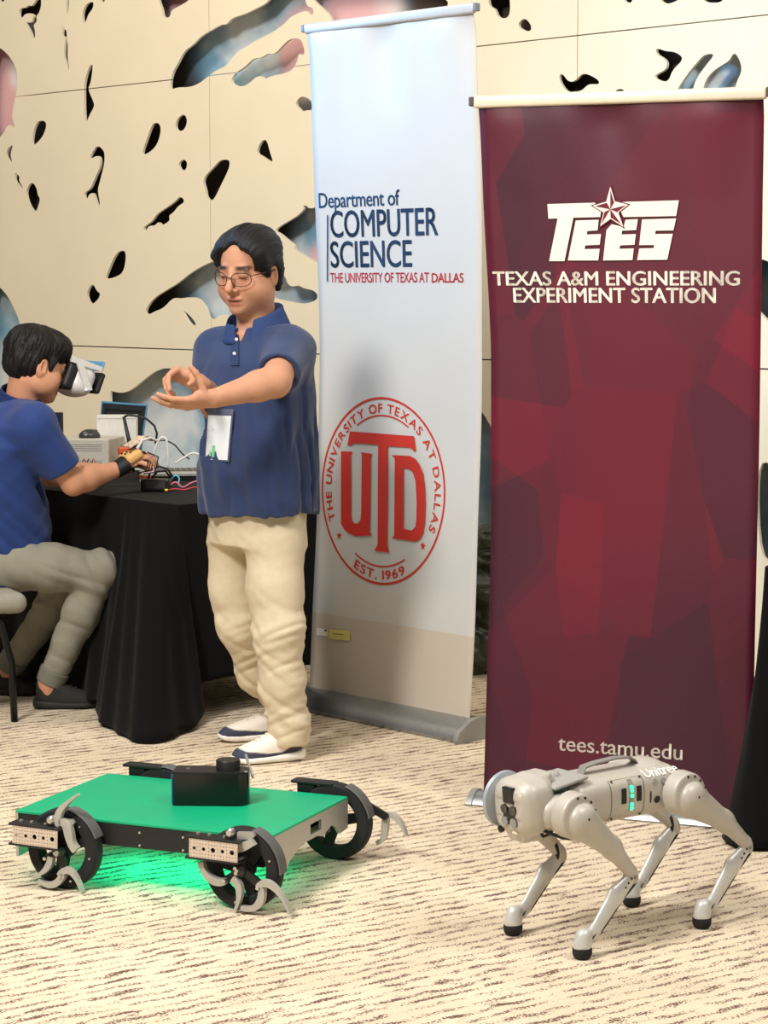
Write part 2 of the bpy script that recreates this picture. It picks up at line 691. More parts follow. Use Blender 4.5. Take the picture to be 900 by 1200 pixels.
HOLES_PX = [
    crop([(215, -20), (218, 30), (205, 70), (190, 85), (195, 115), (175, 130), (185, 160), (185, 205), (172, 205), (160, 165), (135, 125), (140, 115), (165, 122), (172, 100), (180, 80), (160, 68), (130, 75), (118, 95), (100, 90), (100, 55), (115, 40), (135, 42), (150, 25), (165, 35), (185, 10), (200, -20)], 0, 0, 4.5),
    crop([(350, -20), (365, -20), (362, 60), (355, 78), (350, 70)], 0, 0, 4.5),
    crop([(325, 135), (333, 140), (338, 155), (350, 158), (352, 190), (358, 240), (355, 300), (368, 370), (355, 372), (348, 330), (336, 300), (340, 240), (346, 195), (325, 188), (330, 165)], 0, 0, 4.5),
    crop([(435, 60), (455, 20), (485, 8), (494, 15), (490, 45), (465, 75), (455, 110), (443, 130), (434, 100)], 0, 0, 4.5),
    crop([(485, 338), (490, 350), (478, 440), (462, 468), (495, 540), (497, 562), (470, 610), (458, 645), (445, 635), (442, 480), (447, 420), (470, 350)], 0, 0, 4.5),
    crop([(215, 635), (240, 640), (245, 665), (230, 710), (205, 745), (175, 768), (167, 755), (175, 690), (195, 645)], 0, 0, 4.5),
    crop([(60, 765), (68, 770), (58, 800), (56, 825), (65, 855), (58, 860), (35, 830), (30, 810), (40, 785)], 0, 0, 4.5),
    crop([(820, 645), (845, 655), (848, 700), (830, 760), (795, 800), (755, 818), (748, 805), (775, 730), (800, 660)], 0, 0, 4.5),
    [(113.3, 169.3), (121, 175.5), (122.7, 181), (122.2, 193.3), (115.6, 217.8), (114.4, 224.4), (117.8, 240), (114.4, 242.2), (111, 230), (108.9, 225.6), (104.4, 227.8), (102.2, 233.3), (99.3, 233.3), (98.4, 225.6), (105.6, 222.2), (111, 208.9), (117.4, 195.6), (117.6, 184.4), (113.3, 182.2), (106.2, 186.7), (104.5, 185)],
    crop([(80, 95), (95, 115), (103, 120), (100, 145), (122, 180), (120, 190), (95, 165), (85, 150), (77, 140)], 0, 180, 4.5),
    crop([(135, 200), (155, 160), (175, 152), (195, 185), (197, 215), (213, 240), (200, 280), (188, 310), (165, 290), (145, 250)], 0, 180, 4.5),
    crop([(490, 683), (510, 725), (530, 738), (520, 765), (490, 795), (470, 785), (457, 750), (465, 715)], 0, 180, 4.5),
    crop([(640, 510), (660, 515), (665, 550), (650, 630), (600, 655), (555, 662), (560, 645), (590, 570), (615, 525)], 0, 180, 4.5),
    crop([(205, 205), (225, 215), (228, 235), (200, 250), (175, 285), (155, 295), (160, 320), (140, 335), (120, 345), (105, 325), (90, 345), (60, 345), (45, 370), (33, 370), (35, 350), (75, 325), (95, 290), (150, 255), (185, 230)], 160, 180, 4.09),
    crop([(225, 25), (243, 40), (240, 70), (225, 85), (205, 70), (200, 45)], 160, 180, 4.09),
    crop([(400, 30), (440, 28), (448, 45), (440, 80), (405, 150), (380, 205), (358, 230), (335, 210), (330, 175), (318, 135), (330, 105), (370, 65)], 160, 180, 4.09),
    crop([(580, 733), (600, 745), (612, 800), (632, 855), (610, 850), (575, 825), (542, 808), (555, 765)], 180, 0, 4.5),
    crop([(155, 602), (170, 612), (178, 640), (165, 680), (140, 695), (115, 680), (115, 650), (130, 620)], 180, 0, 4.5),
    crop([(745, 550), (765, 515), (795, 508), (825, 525), (842, 555), (840, 580), (800, 582), (785, 590), (770, 575)], 180, 0, 4.5),
    crop([(85, 468), (95, 390), (130, 330), (160, 270), (210, 235), (250, 190), (330, 145), (360, 128), (385, 130), (410, 95), (480, 75), (540, 45), (600, 15), (660, -70), (780, -80), (800, 0), (810, 35), (840, 40), (845, 75), (825, 80), (810, 55), (770, 65), (720, 90), (690, 125), (650, 155), (600, 185), (545, 210), (500, 240), (450, 265), (410, 310), (380, 350), (330, 370), (280, 410), (240, 440), (190, 460), (130, 460), (100, 470)], 180, 0, 4.5),
    crop([(408, 420), (430, 385), (480, 355), (525, 308), (570, 305), (600, 282), (640, 285), (680, 240), (720, 203), (770, 203), (785, 225), (798, 280), (785, 293), (765, 280), (760, 320), (735, 365), (700, 385), (620, 400), (585, 420), (570, 400), (540, 405), (520, 425), (480, 455), (445, 455), (415, 440)], 180, 0, 4.5),
    crop([(22, -40), (25, 0), (45, 50), (50, 88), (72, 95), (88, 85), (92, 55), (140, 30), (190, 0), (200, -40)], 180, 0, 4.5),
    crop([(40, 765), (50, 735), (85, 690), (150, 650), (200, 620), (260, 570), (330, 530), (400, 505), (500, 520), (560, 560), (650, 600), (690, 580), (715, 590), (720, 620), (745, 640), (775, 630), (800, 645), (850, 655), (870, 680), (860, 705), (810, 720), (760, 715), (720, 705), (680, 700), (640, 680), (500, 760), (440, 775), (400, 770), (375, 795), (345, 790), (340, 760), (330, 735), (295, 690), (250, 688), (210, 695), (175, 690), (130, 740), (90, 755), (60, 772)], 160, 180, 4.09),
    crop([(220, 750), (245, 765), (285, 810), (280, 830), (260, 820), (235, 785)], 160, 180, 4.09),
    crop([(660, 370), (690, 345), (770, 300), (805, 265), (795, 250), (815, 248), (825, 265), (870, 255), (960, 240), (960, 560), (875, 530), (800, 485), (755, 460), (760, 440), (720, 410), (685, 380)], 160, 180, 4.09),
    crop([(-60, 245), (0, 250), (45, 290), (82, 350), (92, 400), (90, 470), (75, 540), (60, 620), (80, 665), (70, 675), (45, 650), (10, 720), (-60, 760)], 0, 0, 4.5),
    [(-15, 330), (0, 336), (9, 347), (16, 360), (22, 374), (24, 383), (34, 390), (46, 420), (52, 470), (48, 520), (35, 600), (-15, 640)],
    [(128, 457), (133, 459), (144, 461), (155, 456), (165, 448), (181, 435), (197, 430), (230, 440), (260, 470), (300, 500), (300, 620), (135, 620), (131, 500)],
    [(360, -20), (366, 0), (383, 13), (391, 25), (400, 60), (520, 40), (528, -20)],
    crop([(80, 0), (85, 20), (100, 25), (108, 50), (130, 55), (143, 45), (145, 10), (140, -20), (80, -20)], 540, 0, 2.5),
    crop([(185, 50), (205, 70), (207, 90), (190, 92), (163, 75)], 540, 0, 2.5),
    crop([(288, 220), (298, 215), (315, 240), (335, 238), (355, 215), (375, 218), (405, 235), (405, 248), (375, 245), (355, 265), (340, 268), (310, 270), (290, 240)], 540, 0, 2.5),
    crop([(570, 145), (580, 142), (600, 150), (630, 152), (655, 172), (620, 205), (610, 235), (595, 240), (570, 230), (568, 220), (600, 205), (605, 185), (595, 170), (575, 160)], 540, 0, 2.5),
    crop([(635, 260), (665, 215), (690, 185), (712, 160), (738, 157), (740, 165), (715, 195), (690, 230), (680, 260), (675, 280), (630, 280)], 540, 0, 2.5),
    crop([(710, 250), (730, 215), (765, 190), (785, 180), (800, 152), (815, 170), (825, 205), (810, 235), (805, 255), (800, 285), (710, 285)], 540, 0, 2.5),
    crop([(450, 270), (460, 260), (475, 262), (482, 270), (470, 290), (450, 290)], 540, 0, 2.5),
    crop([(475, -12), (480, 5), (500, 10), (505, -12)], 540, 0, 2.5),
    crop([(575, -12), (600, 15), (640, 0), (640, -12)], 540, 0, 2.5),
    crop([(706, -12), (715, 8), (765, 8), (770, -12)], 540, 0, 2.5),
    [(886, 303), (900, 305), (915, 320), (915, 392), (896, 372), (886, 362)],
    [(886, 545), (905, 540), (925, 600), (915, 655), (890, 660)],
    [(540, 500), (556, 482), (562, 480), (569, 488), (585, 520), (588, 625), (540, 640)],
    crop([(526, -12), (535, 10), (548, 15), (556, -12)], 0, 0, 4.5),
    crop([(-6, -12), (0, 8), (10, 12), (22, 5), (28, -12)], 0, 0, 4.5),
]
HOLES = [chaikin([Wpix(*p) for p in h], 2) for h in HOLES_PX]
# the cut pattern goes on along the wall and higher up
_more = []
for dx, dy in ((4.95, 0.0), (-4.95, 0.0), (0.5, 1.95), (5.4, 1.95), (-4.5, 1.95)):
    for h in HOLES:
        q = [(p[0] + dx, p[1] + dy) for p in h]
        if dy > 0 and min(p[1] for p in q) < 3.0:
            continue
        if dy == 0 and not (min(p[0] for p in q) > 1.5 or max(p[0] for p in q) < -3.6):
            continue
        _more.append(q)
HOLES = HOLES + _more


def wall_panel_material():
    m = mat('wall_panel_cream', (240, 230, 205), 0.6, var=0.03, vscale=1.3)
    return m


def mural_material():
    m = bpy.data.materials.new('floral_mural_print')
    m.use_nodes = True
    nt = NT(m)
    b = m.node_tree.nodes['Principled BSDF']
    b.inputs['Roughness'].default_value = 0.6
    co = nt.coord()
    wob = nt.node('ShaderNodeTexNoise')
    nt.l.new(co, wob.inputs['Vector'])
    wob.inputs['Scale'].default_value = 2.0
    vec = nt.node('ShaderNodeVectorMath', operation='MULTIPLY_ADD')
    nt.l.new(wob.outputs['Color'], vec.inputs[0])
    vec.inputs[1].default_value = (0.35, 0.35, 0.0)
    nt.l.new(co, vec.inputs[2])
    petal = nt.node('ShaderNodeTexVoronoi', feature='SMOOTH_F1')
    nt.l.new(vec.outputs[0], petal.inputs['Vector'])
    petal.inputs['Scale'].default_value = 3.2
    edge = nt.node('ShaderNodeTexVoronoi', feature='DISTANCE_TO_EDGE')
    nt.l.new(vec.outputs[0], edge.inputs['Vector'])
    edge.inputs['Scale'].default_value = 5.0
    veil = nt.noise(vec.outputs[0], 3.0, 3.0, 0.55)
    blue = nt.mix(nt.ramp(veil, 0.35, 0.68), lin((128, 176, 206)), lin((232, 240, 245)))
    blue = nt.mix(nt.ramp(petal.outputs[0], 0.30, 0.05), blue, lin((236, 238, 238)))
    pinkc = nt.mix(nt.ramp(petal.outputs[0], 0.12, 0.42), lin((252, 246, 248)), lin((240, 196, 202)))

    def mask(points):
        out = None
        for (px, py, rad) in points:
            q = Wpix(px, py)
            d = nt.node('ShaderNodeVectorMath', operation='DISTANCE')
            nt.l.new(vec.outputs[0], d.inputs[0])
            d.inputs[1].default_value = (q[0] + 0.17 - 0.10, q[1] + 0.17, -0.13)
            f = nt.ramp(d.outputs['Value'], rad, rad * 0.55)
            out = f if out is None else nt.math('MAXIMUM', out, f)
        return out
    art = mask([(270, 55, .42), (345, 60, .45), (415, 20, .40), (0, 100, .35), (5, 430, .6), (190, 520, .55), (255, 340, .40), (335, 345, .28),
                (372, 290, .3), (570, 560, .5), (900, 330, .35), (900, 600, .3), (840, 90, .22), (205, 5, .25), (790, 5, .2)])
    pink = mask([(345, 55, .22), (420, 20, .36), (0, 100, .42), (205, 5, .2), (372, 305, .12)])
    dark = nt.mix(nt.ramp(veil, 0.3, 0.7), lin((58, 46, 40)), lin((84, 70, 62)))
    c = nt.mix(art, dark, nt.mix(pink, blue, pinkc))
    nt.l.new(c, b.inputs['Base Color'])
    return m


def build_wall():
    wall = bpy.data.objects.new('wall_back', None)
    COL.objects.link(wall)
    wall.matrix_world = WM
    struct(wall)
    pm = wall_panel_material()
    xs = [-1.68 + 2.185 * k for k in range(-3, 4)]
    zs = [-0.03, 1.19, 2.41, 3.63, 4.85]
    zs[0] = 0.0
    gap = 0.0022
    for i in range(len(xs) - 1):
        for j in range(len(zs) - 1):
            x0, x1, y0, y1 = xs[i] + gap, xs[i + 1] - gap, zs[j] + (gap if j else 0), zs[j + 1] - gap
            if j == 1:
                y0 += 0.001
            rect = [(x0, y0), (x1, y0), (x1, y1), (x0, y1)]
            hs = [h for h in HOLES if max(p[0] for p in h) > x0 and min(p[0] for p in h) < x1 and max(p[1] for p in h) > y0 and min(p[1] for p in h) < y1]
            mb = MB()
            mb.prism(rect, -0.013, 0.0, holes=hs)
            o = mb.build('panel', pm, wall)
    # flat printed mural set back behind the cut panels
    mb = MB()
    mb.box((-1.1, 2.42, -0.14), (13.2, 4.86, 0.02))
    mb.build('mural', mural_material(), wall)
    # baseboard at the foot of the wall
    mb = MB()
    mb.box((-1.1, 0.05, 0.008), (13.0, 0.1, 0.016), bevel=0.003)
    o = mb.build('baseboard_back', mat('baseboard_taupe', (120, 98, 80), 0.5))
    o.matrix_world = WM
    struct(o)


def carpet_material():
    m = bpy.data.materials.new('streaked_carpet')
    m.use_nodes = True
    nt = NT(m)
    b = m.node_tree.nodes['Principled BSDF']
    b.inputs['Roughness'].default_value = 0.95
    b.inputs['Specular IOR Level'].default_value = 0.1
    co = nt.mapping(nt.coord(), rot=(0, 0, math.radians(-34.6)))
    big = nt.noise(co, 3.0, 2.0)
    sep = nt.node('ShaderNodeSeparateXYZ')
    nt.l.new(co, sep.inputs[0])
    wig = nt.noise(nt.mapping(co, scale=(1, 1, 1)), 9.0, 2.0)
    v = nt.math('ADD', sep.outputs[1], nt.math('MULTIPLY', nt.math('SUBTRACT', wig, 0.5), 0.05))
    row = nt.math('SINE', nt.math('MULTIPLY', v, 2 * PI / 0.040))
    dash = nt.noise(nt.mapping(co, scale=(20, 42, 1)), 1.0, 3.0, 0.6)
    dots = nt.noise(nt.mapping(co, scale=(170, 260, 1)), 1.0, 1.0)
    blot = nt.noise(nt.mapping(co, scale=(10, 14, 1), loc=(3, 1, 0)), 1.0, 2.0)
    line = nt.ramp(row, -0.15, 0.75)
    a = nt.math('ADD', nt.math('MULTIPLY', nt.math('SUBTRACT', line, 0.42), 0.62), nt.math('MULTIPLY', nt.math('SUBTRACT', dash, 0.5), 2.3))
    a = nt.math('ADD', a, nt.math('MULTIPLY', nt.math('SUBTRACT', blot, 0.5), 1.6))
    a = nt.math('ADD', a, nt.math('MULTIPLY', nt.math('SUBTRACT', dots, 0.5), 2.8))
    f = nt.ramp(a, 0.30, 0.50)
    cream = nt.mix(nt.ramp(big, 0.35, 0.65), lin((212, 196, 170)), lin((224, 208, 182)))
    f2 = nt.math('MULTIPLY', f, 0.88)
    c = nt.mix(f2, cream, lin((84, 44, 46)))
    nt.l.new(c, b.inputs['Base Color'])
    hgt = nt.math('SUBTRACT', nt.math('MULTIPLY', dots, 0.6), f)
    nt.l.new(nt.bump(hgt, 0.2, 0.004), b.inputs['Normal'])
    return m


def build_floor():
    mb = MB()
    mb.box((0, 6.5, -0.05), (18, 17, 0.1))
    o = mb.build('floor', carpet_material())
    struct(o)


build_wall()
build_floor()
# ================================================================== text helpers
_txtcache = {}


def glyphs(s, bold=0.0, spacing=1.0):
    """flat text as 2D vertices and faces, built-in font, baseline at y=0"""
    key = (s, bold, spacing)
    if key in _txtcache:
        return _txtcache[key]
    cu = bpy.data.curves.new('txt', 'FONT')
    cu.body = s
    cu.size = 1.0
    cu.offset = bold
    cu.space_character = spacing
    cu.resolution_u = 4
    cu.fill_mode = 'FRONT'
    o = bpy.data.objects.new('txt', cu)
    COL.objects.link(o)
    dg = bpy.context.evaluated_depsgraph_get()
    me = bpy.data.meshes.new_from_object(o.evaluated_get(dg))
    v = [(p.co.x, p.co.y) for p in me.vertices]
    f = [tuple(p.vertices) for p in me.polygons]
    bpy.data.objects.remove(o, do_unlink=True)
    bpy.data.curves.remove(cu)
    bpy.data.meshes.remove(me)
    _txtcache[key] = (v, f)
    return v, f


def banner(name, label, base_l, base_r, top_l, top_r, height, bow, sheet_mat, deco, v_lo=0.04, taper=0.0, bscale=1.0, EL=((0, 0), (1, 0)), ER=((0, 0), (1, 0)), inset=0.02):
    """roll-up banner stand: cassette on the floor, bowed sheet, top rail, rear pole"""
    bl, br = np.array(base_l, float), np.array(base_r, float)
    e = (br - bl)
    width = np.linalg.norm(e)
    e = e / width
    n = np.array([e[1], -e[0], 0.0])
    if np.dot(n, -bl) < 0:
        n = -n                                     # towards the room
    root = thing(name, label, 'banner', tuple(bl + e * width / 2), math.atan2(e[1], e[0]))
    # local frame: x along e (centred), y = away from the viewer, z up

    def edge_l(t):
        return float(np.interp(t, [p[0] for p in EL], [p[1] for p in EL]))

    def edge_r(t):
        return float(np.interp(t, [p[0] for p in ER], [p[1] for p in ER]))

    def surf(x, z, off=0.0):
        t = max(0.0, min(1.0, (z - v_lo) / (height - v_lo)))
        back = bow * math.sin(PI * t) ** 0.9 + 0.012 * t
        crease = 0.0
        if t > 0.86:
            w = (t - 0.86) / 0.14 * max(0.0, min(1.0, (1 - t) / 0.03))
            crease = 0.010 * w * math.sin(x * 14.0 + 2.0 * t) + 0.006 * w * math.sin(x * 31 + 9 * t)
        crease += 0.0025 * math.sin(x * 5 + z * 3.0) + 0.0015 * math.sin(z * 9 - x * 4)
        return (x + edge_l(t) * (0.5 - x / width) + edge_r(t) * (0.5 + x / width), back + crease - off, z)

    hw = (np.dot(np.array(top_r, float) - np.array(top_l, float), e)) / 2 if False else width / 2
    nx, nz = 28, 90
    mb = MB()
    vs, fs = [], []
    for j in range(nz + 1):
        for i in range(nx + 1):
            x = (i / nx - .5) * (width - inset)
            vs.append(surf(x, v_lo + (height - v_lo) * j / nz))
    for j in range(nz):
        for i in range(nx):
            a = j * (nx + 1) + i
            fs.append((a, a + 1, a + nx + 2, a + nx + 1))
    me = bpy.data.meshes.new('sheet')
    me.from_pydata(vs, [], fs)
    me.materials.append(sheet_mat)
    me.polygons.foreach_set('use_smooth', [True] * len(fs))
    sheet = link('sheet', me, root)
    sol = sheet.modifiers.new('thick', 'SOLIDIFY')
    sol.thickness = 0.0016
    sol.offset = -1.0
    # cassette
    alu = mat('brushed_aluminium', (158, 160, 161), 0.36, 0.8, var=0.05, vscale=60)
    prof = [(-0.085, 0.0), (-0.09, 0.012), (-0.075, 0.035), (-0.03, 0.062), (0.01, 0.070), (0.05, 0.066), (0.085, 0.05), (0.095, 0.012), (0.09, 0.0)]
    prof = [(p[0] * bscale, p[1] * bscale) for p in prof]
    mb = MB()
    My = Matrix(((0, 0, 1, -width / 2), (1, 0, 0, 0), (0, 1, 0, 0), (0, 0, 0, 1)))
    mb.prism(prof, 0, width, My)
    cas = mb.build('base_cassette', alu, root, angle=40)
    for sx in (-1, 1):
        mb = MB()
        prof2 = [(p[0] * 1.12, p[1] * 1.12) for p in prof]
        Mx = Matrix(((0, 0, 1, sx * width / 2 - (0.018 if sx < 0 else 0)), (1, 0, 0, 0), (0, 1, 0, 0), (0, 0, 0, 1)))
        mb.prism(prof2, 0, 0.018, Mx)
        mb.build('end_cap', mat('end_cap_grey', (150, 150, 148), 0.4, 0.4), cas, angle=40)
    # top rail
    mb = MB()
    ztop = height
    tl = surf(0, height)
    r0, r1 = -width / 2 + edge_l(1) + inset / 2 - 0.012, width / 2 + edge_r(1) - inset / 2 + 0.012
    mb.box(((r0 + r1) / 2, tl[1], ztop), (r1 - r0, 0.022, 0.034), bevel=0.008, seg=3)
    rail = mb.build('top_rail', deco['rail'], root, angle=40)
    for sx in (-1, 1):
        mb = MB()
        mb.box(((r1 + 0.005 if sx > 0 else r0 - 0.005), tl[1], ztop + 0.002), (0.014, 0.024, 0.026), bevel=0.003)
        mb.build('rail_cap', deco.get('cap') or mat('rail_cap_dark', (70, 60, 58), 0.5), rail)
    # rear pole and foot
    mb = MB()
    mb.cyl((0, 0.085, 0.03), (0, 0.085 + 0.01, height - 0.03), 0.011, n=12)
    mb.box((0, tl[1] + 0.05, height - 0.02), (0.03, 0.085, 0.02), bevel=0.003)
    mb.build('rear_pole', alu, root, smooth=True)

    p0 = bl.copy()

    def px_to_xz(px, py):
        """photo pixel -> (x, z) on the sheet, allowing for its bow"""
        z = 1.2
        back = 0.0
        for _ in range(5):
            P = onplane(px, py, p0 - n * back, n)
            x, z = float(np.dot(P - bl, e) - width / 2), float(P[2])
            t = max(0.0, min(1.0, (z - v_lo) / (height - v_lo)))
            x = (x - 0.5 * (edge_l(t) + edge_r(t))) / (1 + (edge_r(t) - edge_l(t)) / width)
            back = surf(x, z)[1]
        return x, z

    def decal(pname, verts2, faces, m, off=0.0015, parent=None):
        mb = MB()
        mb.add([surf(x, z, off) for x, z in verts2], faces)
        me = bpy.data.meshes.new(pname)
        me.from_pydata(mb.v, [], mb.f)
        me.materials.append(m)
        return link(pname, me, parent or sheet)

    def text(pname, s, left, right, top, base, m, bold=0.0, spacing=1.0, capref='E', off=0.0013):
        """fit text so it spans pixels left..right; (top,base) are pixel rows at its left end"""
        v, f = glyphs(s, 0.0, spacing)
        cv, _ = glyphs(capref, 0.0, spacing)
        if bold > 0.001:
            v0, f0, ex_ = v, f, bold
            v, f = [], []
            for dx, dy in ((-ex_, 0), (ex_, 0), (0, ex_ * .5), (0, -ex_ * .5)):
                n0 = len(v)
                v = v + [(p[0] + dx, p[1] + dy) for p in v0]
                f = f + [tuple(i + n0 for i in q) for q in f0]
        ch = max(p[1] for p in cv)
        x0, z0 = px_to_xz(left, base)
        _, z1 = px_to_xz(left, top)
        x1, _ = px_to_xz(right, base)
        mnx, mxx = min(p[0] for p in v), max(p[0] for p in v)
        sx = (x1 - x0) / (mxx - mnx)
        sz = (z1 - z0) / ch
        # one object per word: faces are grouped where a gap as wide as a space opens
        order = sorted(f, key=lambda q: min(v[i][0] for i in q))
        words, end = [], None
        for q in order:
            a, b = min(v[i][0] for i in q), max(v[i][0] for i in q)
            if end is None or a - end > 0.13:
                words.append([])
                end = b
            words[-1].append(q)
            end = max(end, b)
        for wd in words:
            ids = sorted({i for q in wd for i in q})
            mp = {i: k for k, i in enumerate(ids)}
            decal(pname, [(x0 + (v[i][0] - mnx) * sx, z0 + v[i][1] * sz) for i in ids], [tuple(mp[i] for i in q) for q in wd], m, off)

    def shape(pname, polypx, m, holes=(), off=0.004):
        P = [px_to_xz(*p) for p in polypx]
        H = [[px_to_xz(*p) for p in h] for h in holes]
        v, f = fill_poly(P, H)
        return decal(pname, v, f, m, off)

    return root, sheet, dict(px=px_to_xz, decal=decal, text=text, shape=shape, surf=surf, width=width)


# ================================================================== white banner
def cs_sheet_material(zsplit):
    m = bpy.data.materials.new('white_banner_vinyl')
    m.use_nodes = True
    nt = NT(m)
    b = m.node_tree.nodes['Principled BSDF']
    b.inputs['Roughness'].default_value = 0.42
    sep = nt.node('ShaderNodeSeparateXYZ')
    co = nt.coord()
    nt.l.new(co, sep.inputs[0])
    edge = nt.math('SUBTRACT', sep.outputs[2], nt.math('MULTIPLY', sep.outputs[0], -0.0))
    f = nt.ramp(edge, zsplit - 0.002, zsplit + 0.002)
    nz = nt.noise(co, 3.0, 2.0)
    white = nt.mix(nz, lin((196, 196, 194)), lin((206, 206, 203)))
    c = nt.mix(f, lin((196, 186, 172)), white)
    nt.l.new(c, b.inputs['Base Color'])
    tr = nt.node('ShaderNodeBsdfTranslucent')
    return m


def build_white_banner():
    bl, br = G(357, 826), G(556, 867)
    sheet_m = cs_sheet_material(0.335)
    rail = mat('rail_pale', (205, 208, 210), 0.35, 0.3)
    root, sheet, B = banner('banner_stand', 'tall white roll-up banner with red round seal and computer science lettering', bl, br,
                            None, None, 2.36, 0.040, sheet_m, dict(rail=rail, cap=mat('rail_cap_pale', (120, 128, 136), 0.4)), inset=0.05, EL=((0, 0), (.5, .006), (1, -.012)), ER=((0, 0), (.5, .008), (.8, .004), (1, -.012)))
    navy = mat('print_navy', (34, 78, 124), 0.5, var=0.25, vscale=9)
    navyd = mat('print_dark_navy', (28, 52, 84), 0.5, var=0.2, vscale=9)
    red = mat('print_red', (198, 52, 40), 0.5)
    mag = mat('print_crimson', (196, 62, 84), 0.5)
    B['text']('lettering', 'Department of', 374, 469, 226.5, 243.8, navy, 0.014, 0.95, 'D')
    B['text']('lettering', 'COMPUTER', 388, 514, 247.8, 278.2, navyd, 0.017, 0.98)
    B['text']('lettering', 'SCIENCE', 388, 483.5, 283.5, 313.3, navyd, 0.017, 0.98)
    B['text']('lettering', 'THE UNIVERSITY OF TEXAS AT', 387.5, 503, 320, 331, mag, 0.016, 0.95)
    B['text']('lettering', 'DALLAS', 506, 543.5, 320.2, 330.9, red, 0.02, 0.95)
    B['shape']('print_bar', [(384.0, 252), (385.6, 252), (385.2, 330), (383.8, 330)], navy)
    # seal
    xl, zc = B['px'](377, 577)
    xr, _ = B['px'](522.3, 577)
    _, zt = B['px'](450, 465.2)
    _, zb = B['px'](450, 686)
    cx, rx = (xl + xr) / 2, (xr - xl) / 2
    cz, rz = (zt + zb) / 2, (zt - zb) / 2

    def ring(r0, r1, a0, a1, n=72):
        vs, fs = [], []
        for k in range(n + 1):
            a = a0 + (a1 - a0) * k / n
            for r in (r0, r1):
                vs.append((cx + rx * r * math.cos(a), cz + rz * r * math.sin(a)))
        for k in range(n):
            fs.append((2 * k, 2 * k + 1, 2 * k + 3, 2 * k + 2))
        return vs, fs
    B['decal']('seal_ring', *ring(0.975, 1.0, 0, 2 * PI), red)
    d = math.radians
    B['decal']('seal_arc', *ring(0.795, 0.812, d(60), d(122), 24), red)
    B['decal']('seal_arc', *ring(0.795, 0.812, d(240), d(300), 24), red)

    def arc_text(s, acen, aspan, r, size, inward, m):
        widths = []
        for chx in s:
            if chx == ' ':
                widths.append(0.32)
            else:
                v, f = glyphs(chx, 0.018)
                widths.append(max(p[0] for p in v) - min(p[0] for p in v) + 0.11)
        tot = sum(widths)
        pos = 0
        for chx, w in zip(s, widths):
            if chx != ' ':
                v, f = glyphs(chx, 0.018)
                mn = min(p[0] for p in v)
                t = (pos + 0.055) / tot
                sx = aspan * r / tot
                out = []
                wv = w - 0.11
                tm = (pos + w / 2) / tot
                a = acen + (aspan / 2 - aspan * tm) * (1 if not inward else -1)
                for p in v:
                    lx = (p[0] - mn - wv / 2) * sx
                    ly = p[1] * size
                    if not inward:
                        rr = r + ly
                        X = rr * math.cos(a) + lx * math.sin(a)
                        Z = rr * math.sin(a) - lx * math.cos(a)
                    else:
                        rr = r - ly
                        X = rr * math.cos(a) - lx * math.sin(a)
                        Z = rr * math.sin(a) + lx * math.cos(a)
                    out.append((cx + X * rx, cz + Z * rz))
                B['decal']('seal_letter', out, f, m)
            pos += w
    arc_text('THE UNIVERSITY OF TEXAS AT DALLAS', d(90), d(232), 0.835, 0.135, False, red)
    arc_text('EST. 1969', d(270), d(54), 0.94, 0.135, True, red)
    for a in (218, 322):
        st = []
        for k in range(10):
            r = 0.048 if k % 2 == 0 else 0.02
            aa = PI / 2 + k * PI / 5
            st.append((cx + rx * (0.86 * math.cos(d(a)) + r * math.cos(aa)), cz + rz * (0.86 * math.sin(d(a)) + r * math.sin(aa))))
        B['decal']('seal_star', *fill_poly(st), red)
    T = [(235, 302), (582, 328), (592, 405), (585, 412), (560, 390), (440, 382), (437, 920), (448, 958), (368, 948), (385, 915), (388, 375), (260, 365), (235, 380), (222, 378)]
    U = [(187, 410), (252, 412), (240, 430), (242, 760), (246, 785), (262, 802), (280, 800), (293, 780), (296, 750), (300, 430), (294, 415), (360, 425), (348, 440), (343, 850), (357, 866), (265, 868), (230, 855), (205, 832), (187, 800)]
    Do = [(462, 430), (560, 435), (588, 450), (610, 478), (632, 530), (641, 600), (645, 700), (641, 800), (630, 858), (612, 888), (590, 898), (462, 880), (475, 865), (478, 450)]
    Di = [(525, 500), (552, 504), (575, 522), (590, 570), (596, 680), (595, 780), (588, 820), (570, 838), (525, 830)]
    for poly, hl in ((T, ()), (U, ()), (Do, (Di,))):
        B['shape']('seal_letter', crop(poly, 360, 440, 4.617), red, [crop(h, 360, 440, 4.617) for h in hl])
    # stickers near the foot
    B['shape']('sticker', [(386, 737), (411, 739), (411, 750.5), (386, 748.5)], mat('sticker_yellow', (214, 206, 120), 0.6))
    B['shape']('sticker', [(372, 735.5), (385, 737), (385, 745.5), (372, 744)], mat('sticker_white', (236, 232, 226), 0.6))
    B['shape']('sticker_print', [(381.5, 737.5), (384, 737.8), (384, 740), (381.5, 739.7)], mat('ink_black', (25, 25, 25), 0.6), off=0.005)
    B['shape']('sticker_print', [(391, 742), (404, 743), (404, 744), (391, 743)], mat('ink_grey', (130, 120, 70), 0.6), off=0.005)
    # warning dot on the end cap
    return root


